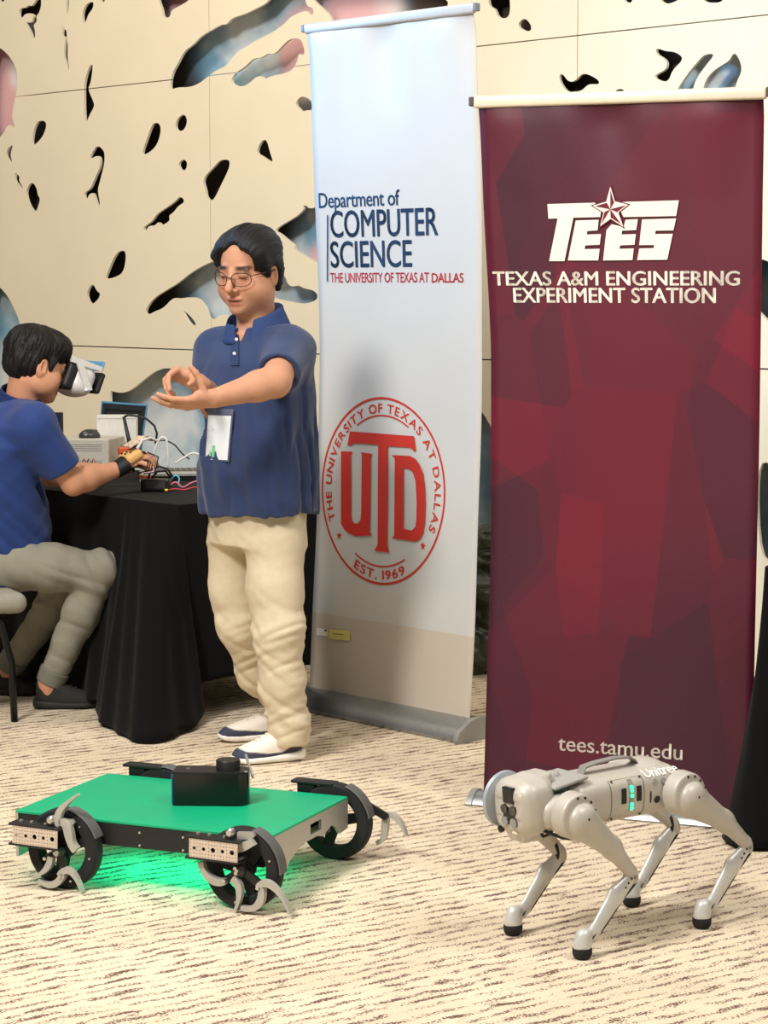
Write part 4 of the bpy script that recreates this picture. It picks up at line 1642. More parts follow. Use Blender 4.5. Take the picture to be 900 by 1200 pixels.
    for k, (dy, dz) in enumerate(((-0.014, 0.014), (0.014, 0.014), (-0.014, -0.014), (0.014, -0.014))):
        mb = MB()
        mb.lathe([(0.0105, 0.0055), (0.0105, 0.0085), (0.008, 0.0085), (0.0, 0.0075)], 18, fM(0.004 + dy, -0.012 + dz, 0.001))
        mb.build('lens', mat('lens_glass', (14, 14, 18), 0.08, coat=1.0) if dz > 0 else mat('lens_pale', (150, 150, 150), 0.15, 0.4), head, angle=40)
    for dy, dz, w, h in ((0.034, 0.036, 0.016, 0.007), (0.012, -0.052, 0.018, 0.006)):
        mb = MB()
        mb.box((0, 0, 0), (w, h, 0.010), fM(dy, dz, -0.003), bevel=0.002)
        mb.build('head_lamp', mat('lamp_cream', (232, 222, 200), 0.4), head)
    mb = MB()
    mb.box((0.243, 0.0655, 0.318), (0.006, 0.003, 0.014), bevel=0.001)
    mb.build('cheek_slot', mat('cheek_slot_brown', (84, 70, 58), 0.6), head)
    mb = MB()
    mb.lathe([(0.008, 0), (0.008, 0.008), (0, 0.01)], 14, fM(-0.036, -0.052, -0.006))
    mb.build('chin_sensor', dark, head)
    # --- legs
    for sx, hx, kx, fxx in ((1, 0.205, 0.042, 0.19), (-1, -0.140, -0.335, -0.19)):
        for sy in (1, -1):
            hz = 0.322
            kz = 0.168 if sx > 0 else 0.176
            yo = 0.122 * sy
            yf = 0.115 * sy
            # hip motor (axis along x) and its ring
            s = SDF()
            xa = hx + (0.012 if sx > 0 else -0.012)
            s.cap((hx - 0.02, 0.050 * sy, hz), (hx + 0.026, 0.050 * sy, hz), 0.040, 0.038, k=.006)
            s.box((hx, 0.045 * sy, hz), (0.034, 0.038, 0.036), 0.016, I, k=0.01)
            hip = sdf_obj('hip_motor', s, 0.004, (hx - 0.09, -0.12, 0.26), (hx + 0.09, 0.12, 0.39), shell, root)
            # thigh with its drum
            s = SDF()
            Ry = np.stack([A3((1, 0, 0)), A3((0, 0, 1)), A3((0, 1, 0))], 1)
            Ry[:, 2] *= sy

            def drum(y0, y1, r, r1, k):
                c0, c1 = A3((hx, y0 * sy, hz)), A3((hx, y1 * sy, hz))
                s.loft([(-abs(y1 - y0) / 2, 0, 0, r, r), (abs(y1 - y0) / 2, 0, 0, r1, r1)], (c0 + c1) / 2, np.stack([A3((1, 0, 0)), A3((0, 0, -sy)), A3((0, sy, 0))], 1), k=k)
            drum(0.080, 0.118, 0.053, 0.050, 0.004)
            s.ell((hx - 0.004 , 0.121 * sy, hz - 0.004), (0.034, 0.022, 0.030), I, k=0.008)
            knee = A3((kx, 0.118 * sy, kz))
            mid = A3((hx * 0.42 + kx * 0.58, 0.124 * sy, hz * .42 + kz * .58 + 0.006))
            top = A3((hx - 0.012, 0.118 * sy, hz - 0.016))
            s.chain([top, mid, knee], [0.040, 0.023, 0.0155], k=0.012, sq=((0, 1, 0), 0.62))
            s.chain([knee + A3((0.004, 0, 0.004)), knee + A3((-0.004, 0, -0.012))], [0.015, 0.014], k=0.006, sq=((0, 1, 0), 0.8))
            lo = (min(hx, kx) - 0.08, min(yo, 0.06 * sy) - 0.04, kz - 0.05)
            hi = (max(hx, kx) + 0.08, max(yo, 0.06 * sy) + 0.04, hz + 0.08)
            th = sdf_obj('thigh', s, 0.0035, lo, hi, shell, root)
            if sy > 0:
                for k in range(6):
                    a = math.radians(80 + k * 29)
                    mb = MB()
                    p = Vector((hx + 0.043 * math.cos(a) * 1.0, 0.1185, hz + 0.043 * math.sin(a)))
                    if sx > 0 or True:
                        p.x = hx - 0.043 * math.cos(a - PI)
                    mb.cyl(p, p + Vector((0, 0.0035, 0)), 0.0032, n=8)
                    mb.build('screw', dark, th)
                for dx, dz, dy in ((-0.004, -0.002, 0.142), (-0.036, 0.012, 0.128), (0.0, -0.046, 0.119)):
                    mb = MB()
                    mb.cyl((hx + dx, dy, hz + dz), (hx + dx, dy + 0.003, hz + dz), 0.003, n=8)
                    mb.build('screw', dark, th)
                mb = MB()
                mb.cyl(tuple(knee + A3((0, 0.010, -0.006))), tuple(knee + A3((0, 0.014, -0.006))), 0.0042, n=10)
                mb.build('knee_bolt', grey, th)
            # calf
            foot = A3((fxx, yf, 0.022))
            q = 1 if True else -1
            c1 = knee + (foot - knee) * 0.35 + A3((-0.004, 0, 0.010))
            c2 = knee + (foot - knee) * 0.78 + A3((-0.002, 0, 0.000))
            s = SDF()
            s.chain([knee + A3((0.002, 0, -0.008)), c1, c2, foot + A3((0, 0, 0.012))], [0.0165, 0.0225, 0.0155, 0.0185], k=0.006, sq=((0, 1, 0), 0.55))
            s.cap(foot + A3((0, 0, 0.006)), foot + A3((-0.003, 0, 0.028)), 0.0205, 0.0180, k=0.008)
            s.half(foot - A3((0, 0, 0.001)), (0, 0, -1), 0.001)
            lo = (min(kx, fxx) - 0.04, yf - 0.04, 0.0)
            hi = (max(kx, fxx) + 0.04, yf + 0.04, kz + 0.03)
            cf = sdf_obj('calf', s, 0.003, lo, hi, pale, root)
            # dark back stripe, window and rubber foot
            mb = MB()
            off = A3((-0.0185, 0, -0.010))
            mb.tube([tuple(knee + off + A3((0.008, 0, -0.010))), tuple(c1 + off), tuple(c2 + off * 0.8)], [0.006, 0.006, 0.004], 8)
            mb.build('drive_rod', dark, cf, smooth=True)
            for sg in (1, -1):
                mb = MB()
                mb.tube([tuple(c2 + A3((0.002, 0.0085 * sg, -0.002))), tuple(c2 * .5 + foot * .5 + A3((-0.003, 0.0105 * sg, 0.006)))], [0.0018, 0.0032], 6)
                mb.build('calf_window', mat('calf_window_grey', (92, 90, 86), 0.4, 0.4), cf)
            for t in (0.08, 0.14, 0.20):
                mb = MB()
                pp = knee + (foot - knee) * t + A3((-0.001, 0.0105 * sy, 0.004))
                mb.cyl(tuple(pp), tuple(pp + A3((0, 0.002 * sy, 0))), 0.0034, n=3)
                mb.build('truss_hole', dark, cf)
            mb = MB()
            mb.lathe([(0.0, 0.0), (0.014, 0.0008), (0.0195, 0.005), (0.0222, 0.012), (0.0222, 0.023), (0.020, 0.026), (0, 0.026)], 22, Matrix.Translation((fxx, yf, 0)))
            mb.build('rubber_foot', rub, cf, angle=50)
            # knee gap
            mb = MB()
            mb.tube([tuple(knee + A3((0.022, -0.004 * sy, 0.026))), tuple(knee + A3((0.012, -0.004 * sy, 0.004))), tuple(knee + A3((0.016, -0.004 * sy, -0.016)))], [0.007, 0.0075, 0.006], 8)
            mb.build('knee_guard', dark, cf, smooth=True)
    # loose black cable under the neck
    mb = MB()
    mb.tube([(0.262, 0.035, 0.295), (0.245, 0.06, 0.282), (0.225, 0.085, 0.272), (0.20, 0.105, 0.268), (0.175, 0.112, 0.272), (0.16, 0.11, 0.282)], 0.0042, 8)
    mb.tube([(0.255, 0.03, 0.292), (0.24, 0.04, 0.268), (0.225, 0.05, 0.275), (0.235, 0.06, 0.29)], 0.004, 8)
    mb.build('cable', dark, root, smooth=True)
    mb = MB()
    mb.tube([(-0.17, 0.06, 0.27), (-0.185, 0.07, 0.262), (-0.2, 0.065, 0.268), (-0.19, 0.05, 0.275)], 0.0035, 8)
    mb.build('cable', dark, root, smooth=True)


build_dog()
# ================================================================== tables under black cloths
CLOTH = mat('black_tablecloth', (7, 7, 9), 0.9, sheen=0.04, bump=0.15, bscale=500, spec=0.15)


def catmull(pts, n):
    """resample a polyline of 3D points smoothly by arc length"""
    P = [A3(p) for p in pts]
    out = []
    ext = [2 * P[0] - P[1]] + P + [2 * P[-1] - P[-2]]
    for i in range(1, len(ext) - 2):
        for k in range(12):
            t = k / 12
            a, b, c, d = ext[i - 1], ext[i], ext[i + 1], ext[i + 2]
            out.append(0.5 * ((2 * b) + (-a + c) * t + (2 * a - 5 * b + 4 * c - d) * t * t + (-a + 3 * b - 3 * c + d) * t ** 3))
    out.append(P[-1])
    O = np.array(out)
    s = np.concatenate([[0], np.cumsum(np.linalg.norm(np.diff(O, axis=0), axis=1))])
    u = np.linspace(0, s[-1], n)
    return np.stack([np.interp(u, s, O[:, k]) for k in range(3)], 1)


def pair_curve(pairs, n):
    """resample matching (top, bottom) points together"""
    T = [A3(p[0]) for p in pairs]
    B = [A3(p[1]) for p in pairs]
    w = [0.0]
    for i in range(1, len(T)):
        w.append(w[-1] + max(np.linalg.norm(T[i] - T[i - 1]), np.linalg.norm(B[i] - B[i - 1])))
    u = np.linspace(0, w[-1], n)
    return (np.stack([np.interp(u, w, [t[k] for t in T]) for k in range(3)], 1),
            np.stack([np.interp(u, w, [b[k] for b in B]) for k in range(3)], 1), u)


def cloth_object(label, top_poly, pairs, z, fold, nrow=26, ncol=150, group=None, seed=1):
    T, Bm, u = pair_curve(pairs, ncol)
    for _ in range(3):
        Bm[1:-1] = Bm[:-2] * .25 + Bm[1:-1] * .5 + Bm[2:] * .25
    cen = np.mean([A3(p) for p in top_poly], 0)
    verts, faces = [], []
    for i in range(ncol):
        tang = T[min(i + 1, ncol - 1)] - T[max(i - 1, 0)] + Bm[min(i + 1, ncol - 1)] - Bm[max(i - 1, 0)]
        tang[2] = 0
        ln = np.linalg.norm(tang)
        tang = tang / ln if ln > 1e-9 else A3((1, 0, 0))
        nrm = np.array([tang[1], -tang[0], 0])
        if np.dot(nrm, T[i] - cen) < 0:
            nrm = -nrm
        for j in range(nrow + 1):
            t = j / nrow
            p = T[i] * (1 - t) + Bm[i] * t
            # hang: falls straight first, flares later
            hor = (Bm[i] - T[i]) * (t ** 1.35 - t)
            p = p + np.array([hor[0], hor[1], 0])
            a = fold * min(1.0, t * 1.4)
            p = p + nrm * a * (0.6 * math.sin(u[i] * 17 + seed + 0.8 * t) + 0.4 * math.sin(u[i] * 39 + 2 * seed - 1.5 * t) + 0.3 * math.sin(u[i] * 7 + t * 3))
            p[2] = max(p[2], 0.006)
            verts.append(p)
    for i in range(ncol - 1):
        for j in range(nrow):
            a = i * (nrow + 1) + j
            faces.append((a, a + nrow + 1, a + nrow + 2, a + 1))
    n0 = len(verts)
    # top sheet: fan grid between edge curve and centre
    K = 5
    for k in range(1, K + 1):
        for i in range(ncol):
            verts.append(T[i] * (1 - k / K) + np.array([cen[0], cen[1], z]) * (k / K))
    for k in range(K):
        for i in range(ncol - 1):
            if k == 0:
                a, b = i * (nrow + 1), (i + 1) * (nrow + 1)
            else:
                a, b = n0 + (k - 1) * ncol + i, n0 + (k - 1) * ncol + i + 1
            c, d = n0 + k * ncol + i + 1, n0 + k * ncol + i
            faces.append((a, b, c, d))
    org = A3((cen[0], cen[1], 0))
    mb = MB()
    mb.add([tuple(v - org) for v in verts], faces)
    o = mb.build('tablecloth', CLOTH, None, angle=60, loc=tuple(org))
    sm = o.modifiers.new('thick', 'SOLIDIFY')
    sm.thickness = 0.003
    sm.offset = 1.0
    tag(o, label, 'tablecloth', group)
    return o


TH = 0.74
TW_E = WE                                    # table runs along the wall
TC = G(238, 596, TH) - WE * 0.13             # front right corner of the work table
TB_ = -WN                                    # away from the viewer
TL, TWD = 1.83, 0.76


def work_table():
    c0 = TC
    c1 = TC + TB_ * TWD
    c2 = c1 - TW_E * TL
    c3 = c0 - TW_E * TL
    cen = (c0 + c1 + c2 + c3) / 4
    root = thing('folding_table', 'long folding table under black cloth beside the standing man', 'table', (cen[0], cen[1], 0), math.atan2(TW_E[1], TW_E[0]))
    mb = MB()
    mb.box((0, 0, TH - 0.02), (TL - 0.012, TWD - 0.012, 0.030), bevel=0.004)
    mb.build('tabletop', mat('table_laminate', (160, 150, 138), 0.5), root)
    steel = mat('table_leg_black', (24, 24, 25), 0.45, 0.3)
    for sx in (-1, 1):
        for sy in (-1, 1):
            mb = MB()
            mb.box((sx * (TL / 2 - 0.22), sy * (TWD / 2 - 0.10), (TH - 0.035) / 2), (0.035, 0.035, TH - 0.035), bevel=0.004)
            mb.build('leg', steel, root)
        mb = MB()
        mb.box((sx * (TL / 2 - 0.22), 0, 0.30), (0.02, TWD - 0.2, 0.02))
        mb.build('stretcher', steel, root)
    z = TH + 0.001
    up = A3((0, 0, 1))

    def flo(px, py, zz=0.0):
        return G(px, py, zz)
    fr = -TB_                                  # outward on the front side
    rt = TW_E                                  # outward on the right end
    bk = TB_
    lf = -TW_E
    c0z, c1z, c2z, c3z = (A3((q[0], q[1], z)) for q in (c0, c1, c2, c3))
    pairs = []

    def edge(a, b, out, zb, off, n=6, skip0=0.0, skip1=1.0):
        for k in range(n):
            t = skip0 + (skip1 - skip0) * k / (n - 1)
            p = a + (b - a) * t
            q = p + out * off
            q[2] = zb
            pairs.append((p, q))
    edge(c2z, c3z, lf, 0.03, 0.05)
    edge(c3z, c0z, fr, 0.012, 0.05, 8, 0.02, 0.72)
    # the loose front corner of the cloth spreads onto the floor
    sp = [(112, 820, .05), (116, 838, .02), (132, 857, .008), (152, 868, .006), (185, 872, .006), (212, 862, .008), (234, 842, .02), (239, 815, .09)]
    for k, (px, py, zz) in enumerate(sp):
        t = 0.80 + 0.20 * min(1, k / 6)
        p = c3z + (c0z - c3z) * t
        if k == 7:
            p = c0z + (c1z - c0z) * 0.015
        pairs.append((p, flo(px, py, zz)))
    edge(c0z, c1z, rt, 0.135, 0.03, 7, 0.06, 1.0)
    edge(c1z, c2z, bk, 0.12, 0.03)
    o = cloth_object('black cloth over the work table, its corner spilling onto the carpet', [c0z, c1z, c2z, c3z], pairs, z, 0.016, ncol=220)
    # folded hem lying on the carpet
    return o


def side_table():
    c0 = A3((1.003, 5.80, 0))
    ex = A3((0.914, -0.405, 0))
    ey = A3((0.405, 0.914, 0))
    Lw, Dw = 1.5, 0.6
    c1 = c0 + ex * Lw
    c2 = c1 + ey * Dw
    c3 = c0 + ey * Dw
    cen = (c0 + c1 + c2 + c3) / 4
    root = thing('folding_table', 'table under black cloth standing in front of the maroon banner edge', 'table', (cen[0], cen[1], 0), math.atan2(ex[1], ex[0]))
    mb = MB()
    mb.box((0, 0, TH - 0.02), (Lw - 0.012, Dw - 0.012, 0.030), bevel=0.004)
    mb.build('tabletop', mat('table_laminate', (160, 150, 138), 0.5), root)
    steel = mat('table_leg_black', (24, 24, 25), 0.45, 0.3)
    for sx in (-1, 1):
        for sy in (-1, 1):
            mb = MB()
            mb.box((sx * (Lw / 2 - 0.15), sy * (Dw / 2 - 0.08), (TH - 0.035) / 2), (0.035, 0.035, TH - 0.035), bevel=0.004)
            mb.build('leg', steel, root)
    z = TH + 0.001
    q = [A3((p[0], p[1], z)) for p in (c0, c1, c2, c3)]
    pairs = []

    def edge(a, b, out, zb, off, n=6, t0=0.0, t1=1.0):
        for k in range(n):
            t = t0 + (t1 - t0) * k / (n - 1)
            p = a + (b - a) * t
            w = p + out * off
            w[2] = zb
            pairs.append((p, w))
    edge(q[2], q[3], ey, 0.02, 0.05)
    edge(q[3], q[0], -ex, 0.02, 0.035, 5, 0.02, 0.75)
    pairs.append((q[0] + ey * 0.06, G(842, 981, 0.012)))
    pairs.append((q[0], G(847, 990, 0.008)))
    pairs.append((q[0] + ex * 0.02, G(868, 995, 0.008)))
    edge(q[0], q[1], -ey, 0.01, 0.05, 7, 0.06, 1.0)
    edge(q[1], q[2], ex, 0.02, 0.05)
    cloth_object('black floor-length cloth over the table beside the maroon banner', q, pairs, z, 0.012, ncol=160, seed=3)


work_table()
side_table()
# ================================================================== people
SKIN = mat('skin', (205, 150, 118), 0.58, spec=0.3, attr=True, var=0.06, vscale=60, bump=0.05, bscale=900)
HAIR = mat('hair_black', (13, 11, 12), 0.55, var=0.4, vscale=160, bump=0.5, bscale=260, stretch=(1, 1, 0.25), spec=0.3)


def unit(v):
    v = A3(v)
    return v / np.linalg.norm(v)


def rot_about(v, axis, a):
    axis = unit(axis)
    return v * math.cos(a) + np.cross(axis, v) * math.sin(a) + axis * (axis @ v) * (1 - math.cos(a))


def add_hand(s, wrist, dirv, palm, thumb_side, curls, thumb=None, size=1.0, spread=0.10):
    """palm: direction the palm faces; thumb_side: +1/-1 times cross(dir, palm).  curls: 4 tuples of joint bends (rad)"""
    d = unit(dirv)
    n = unit(A3(palm) - d * (A3(palm) @ d))
    t = np.cross(d, n) * thumb_side              # towards the thumb
    w = A3(wrist)
    L = 0.092 * size
    # palm slab
    s.cap(w - d * 0.02, w + d * 0.03 * size, 0.026 * size, 0.030 * size, k=0.012, sq=(n, 0.68))
    for off, r in ((-0.026, 0.0135), (-0.009, 0.0145), (0.009, 0.0145), (0.026, 0.014)):
        s.cap(w + d * 0.018 * size + t * off * 0.7 * size, w + d * L * (0.95 if abs(off) < 0.02 else 0.90) + t * off * size, r * size, (r - 0.0025) * size, k=0.010)
    # thenar mound
    s.cap(w + d * 0.015 * size + t * 0.016 * size + n * 0.006, w + d * 0.05 * size + t * 0.030 * size + n * 0.008, 0.016 * size, 0.013 * size, k=0.012)
    lens = [(0.044, 0.027, 0.022), (0.049, 0.031, 0.023), (0.045, 0.029, 0.022), (0.034, 0.021, 0.020)]
    offs = [0.027, 0.0095, -0.0095, -0.027]
    tips = []
    for i in range(4):
        base = w + d * L * (0.95 if i in (1, 2) else 0.89) + t * offs[i] * size
        fd = rot_about(d, n, 0.0)
        fd = unit(d + t * spread * (1.5 - i) / 1.5 * 0.9)
        ax = np.cross(fd, n)
        p = base
        r0 = (0.0098, 0.0100, 0.0096, 0.0084)[i] * size
        ang = 0
        for j in range(3):
            ang += curls[i][j]
            v = rot_about(fd, ax, ang)
            q = p + v * lens[i][j] * size
            s.cap(p, q, r0 * (1 - 0.09 * j), r0 * (1 - 0.09 * (j + 1)), k=0.003)
            p = q
        tips.append(p)
    tb = w + d * 0.030 * size + t * 0.028 * size + n * 0.006
    td, tl = thumb if thumb is not None else (unit(d * 0.7 + t * 0.65 + n * 0.25), None)
    td = unit(td)
    m1 = tb + td * 0.040 * size
    m2 = m1 + unit(td + d * 0.25) * 0.030 * size
    m3 = m2 + unit(td + d * 0.45) * 0.024 * size
    s.chain([tb, m1, m2, m3], [0.0130 * size, 0.0108 * size, 0.0102 * size, 0.0080 * size], k=0.005)
    return tips


def add_head(s, c, R, sc=1.0):
    """head on its own frame R (left, forward, up) centred between the eyes level"""
    def p(l, f, u):
        return A3(c) + R @ (A3((l, f, u)) * sc)

    def e(l, f, u, a, b, cc, k=0.02, op='u'):
        s.ell(p(l, f, u), A3((a, b, cc)) * sc, R, k, op)
    e(0, -0.012, 0.035, 0.077, 0.096, 0.083)            # cranium
    e(0, 0.012, -0.025, 0.066, 0.078, 0.085, 0.03)      # face mass
    e(0, 0.036, -0.078, 0.050, 0.046, 0.038, 0.035)     # jaw
    e(0, 0.070, -0.100, 0.022, 0.020, 0.018, 0.022)     # chin
    for sd in (-1, 1):
        e(sd * 0.044, 0.048, -0.040, 0.028, 0.030, 0.030, 0.025)   # cheeks
        e(sd * 0.056, 0.010, -0.060, 0.022, 0.040, 0.036, 0.03)    # jaw angle
        e(sd * 0.032, 0.098, 0.004, 0.018, 0.014, 0.013, 0.010, 's')  # eye sockets
        e(sd * 0.032, 0.076, 0.001, 0.0150, 0.0135, 0.0125, 0.004)   # eyes under lids
        e(sd * 0.031, 0.081, 0.020, 0.022, 0.009, 0.008, 0.012)    # brow
        # ear
        e(sd * 0.078, -0.012, -0.012, 0.010, 0.019, 0.033, 0.008)
        e(sd * 0.084, -0.006, -0.008, 0.006, 0.010, 0.020, 0.004, 's')
        e(sd * 0.013, 0.094, -0.040, 0.0085, 0.010, 0.0075, 0.006)   # nostril wings
    s.cap(p(0, 0.086, 0.012), p(0, 0.112, -0.034), 0.008 * sc, 0.0115 * sc, k=0.010)   # nose
    e(0, 0.087, -0.066, 0.024, 0.011, 0.006, 0.007)     # upper lip
    e(0, 0.085, -0.080, 0.021, 0.011, 0.0070, 0.007)    # lower lip
    e(0, 0.103, -0.0725, 0.020, 0.010, 0.0020, 0.002, 's')


def head_color(V, c, R, sc, base, lip, brow, shade=None):
    q = ((V - A3(c)) @ R) / sc
    col = np.repeat(np.array([base]), len(V), 0)

    def blend(mask, rgb):
        nonlocal col
        m = np.clip(mask, 0, 1)[:, None]
        col = col * (1 - m) + np.array([rgb]) * m
    l, f, u = q[:, 0], q[:, 1], q[:, 2]
    infront = f > 0.05
    # ruddy cheeks and nose
    blend(0.45 * infront * np.exp(-(((np.abs(l) - 0.04) / 0.02) ** 2 + ((u + 0.03) / 0.022) ** 2)), (base[0] * .98, base[1] * .78, base[2] * .72))
    blend(0.4 * infront * np.exp(-((l / 0.014) ** 2 + ((u + 0.035) / 0.018) ** 2)), (base[0] * .98, base[1] * .8, base[2] * .74))
    # lips
    blend(0.75 * infront * np.exp(-(((np.abs(l)) / 0.024) ** 4 + ((u + 0.073) / 0.0115) ** 4)), lip)
    blend(0.9 * infront * np.exp(-(((np.abs(l)) / 0.020) ** 4 + ((u + 0.0725) / 0.0032) ** 4)), tuple(x * 0.18 for x in lip))
    # brows
    bu = 0.024 - 0.10 * np.maximum(0, np.abs(l) - 0.04)
    blend(1.0 * (f > 0.04) * np.exp(-(((np.abs(l) - 0.033) / 0.021) ** 4 + ((u - bu) / 0.0062) ** 4)), brow)
    # lashes of lowered lids
    blend(0.9 * (f > 0.05) * np.exp(-(((np.abs(l) - 0.032) / 0.0135) ** 4 + ((u + 0.0045 - 1.2 * (np.abs(l) - 0.032) ** 2 * 20) / 0.0030) ** 4)), brow)
    return col


def cloth_fold(dirs, seed):
    """displacement made of stretched noise: list of (matrix rows scale, amp)"""
    def post(P, d):
        near = np.abs(d) < 0.035
        if not near.any():
            return d
        Q = P[near]
        add = np.zeros(len(Q))
        for (S, amp, sd, ridge) in dirs:
            n = vnoise(Q @ S, seed + sd)
            add += amp * ((1 - 2 * np.abs(n)) if ridge else n)
        d = d.copy()
        d[near] += add
        return d
    return post


def shoe(parent, heel, toe, side_v, scale, mats, style, label=None):
    """runner: heel and toe are floor points"""
    heel, toe = A3(heel), A3(toe)
    f = toe - heel
    f[2] = 0
    L = np.linalg.norm(f)
    f /= L
    l = np.array([-f[1], f[0], 0.0])
    R = np.stack([l, f, A3((0, 0, 1))], 1)

    def p(x, y, z):
        return heel + R @ A3((x, y * L, z))
    w = 0.047 * scale
    Rz = np.stack([l, A3((0, 0, 1)), f], 1)
    s = SDF()
    # upper: sections along the foot (local z = forward, x = side, y = up)
    s.loft([(0.05 * L, 0, 0.058, 0.024, 0.046), (0.14 * L, 0, 0.064, 0.036, 0.058), (0.30 * L, 0, 0.060, 0.039, 0.056), (0.45 * L, 0, 0.048, 0.040, 0.046), (0.62 * L, 0, 0.038, 0.045, 0.036), (0.80 * L, 0, 0.031, 0.044, 0.028), (0.93 * L, 0, 0.026, 0.034, 0.020), (0.985 * L, 0, 0.022, 0.020, 0.012)], heel, Rz, k=0.006, power=2.4)
    s.half(p(0, 0, 0.020), (0, 0, -1), 0.002)
    s.ell(p(0, 0.20, 0.135), (0.030, 0.058, 0.040), R, 0.006, 's')
    lo = np.minimum(heel, toe) - 0.1
    hi = np.maximum(heel, toe) + 0.1
    lo[2], hi[2] = -0.01, 0.16

    def ucol(V):
        q = (V - heel) @ R
        y, z = q[:, 1] / L, q[:, 2]
        base = np.repeat(np.array([mats['upper']]), len(V), 0)
        if mats.get('band') is not None:
            lim = np.interp(y, [0, 0.1, 0.35, 0.55, 0.7, 0.85, 1.0], [0.070, 0.066, 0.036, 0.036, 0.042, 0.046, 0.06])
            m = np.clip((lim - z) / 0.003, 0, 1)
            m *= np.clip((y + 0.05) / 0.02, 0, 1)
            m = m[:, None]
            base = base * (1 - m) + np.array([mats['band']]) * m
        return base
    sh = sdf_obj('shoe', s, 0.004, lo, hi, mats['mat'], parent, origin=parent.location, color=ucol)
    s = SDF()
    s.loft([(-0.01 * L, 0, 0.022, 0.022, 0.016), (0.04 * L, 0, 0.019, 0.036, 0.018), (0.2 * L, 0, 0.017, 0.041, 0.017), (0.45 * L, 0, 0.015, 0.040, 0.014), (0.66 * L, 0, 0.015, 0.047, 0.014), (0.84 * L, 0, 0.015, 0.045, 0.013), (0.95 * L, 0, 0.018, 0.034, 0.011), (1.0 * L, 0, 0.022, 0.018, 0.006)], heel, Rz, k=0.004, power=3.0)
    s.half(p(0, 0, 0.0), (0, 0, -1), 0.001)
    sdf_obj('sole', s, 0.004, lo, hi, mats['sole'], sh, origin=parent.location)
    mb = MB()
    o = A3(parent.location)
    for k in range(5):
        y = 0.36 + 0.075 * k
        z = float(np.interp(y, [0.3, 0.45, 0.62, 0.8], [0.1165, 0.095, 0.075, 0.060]))
        mb.tube([tuple(p(-0.018, y, z - 0.004) - o), tuple(p(0.0, y + 0.012, z + 0.0025) - o), tuple(p(0.018, y + 0.02, z - 0.006) - o)], 0.0026, 6)
    mb.build('laces', mats['lace'], sh, smooth=True)
    return sh
MY = 6.95


def Mp(px, py, dy=0.0):
    return D(px, py, MY + dy)


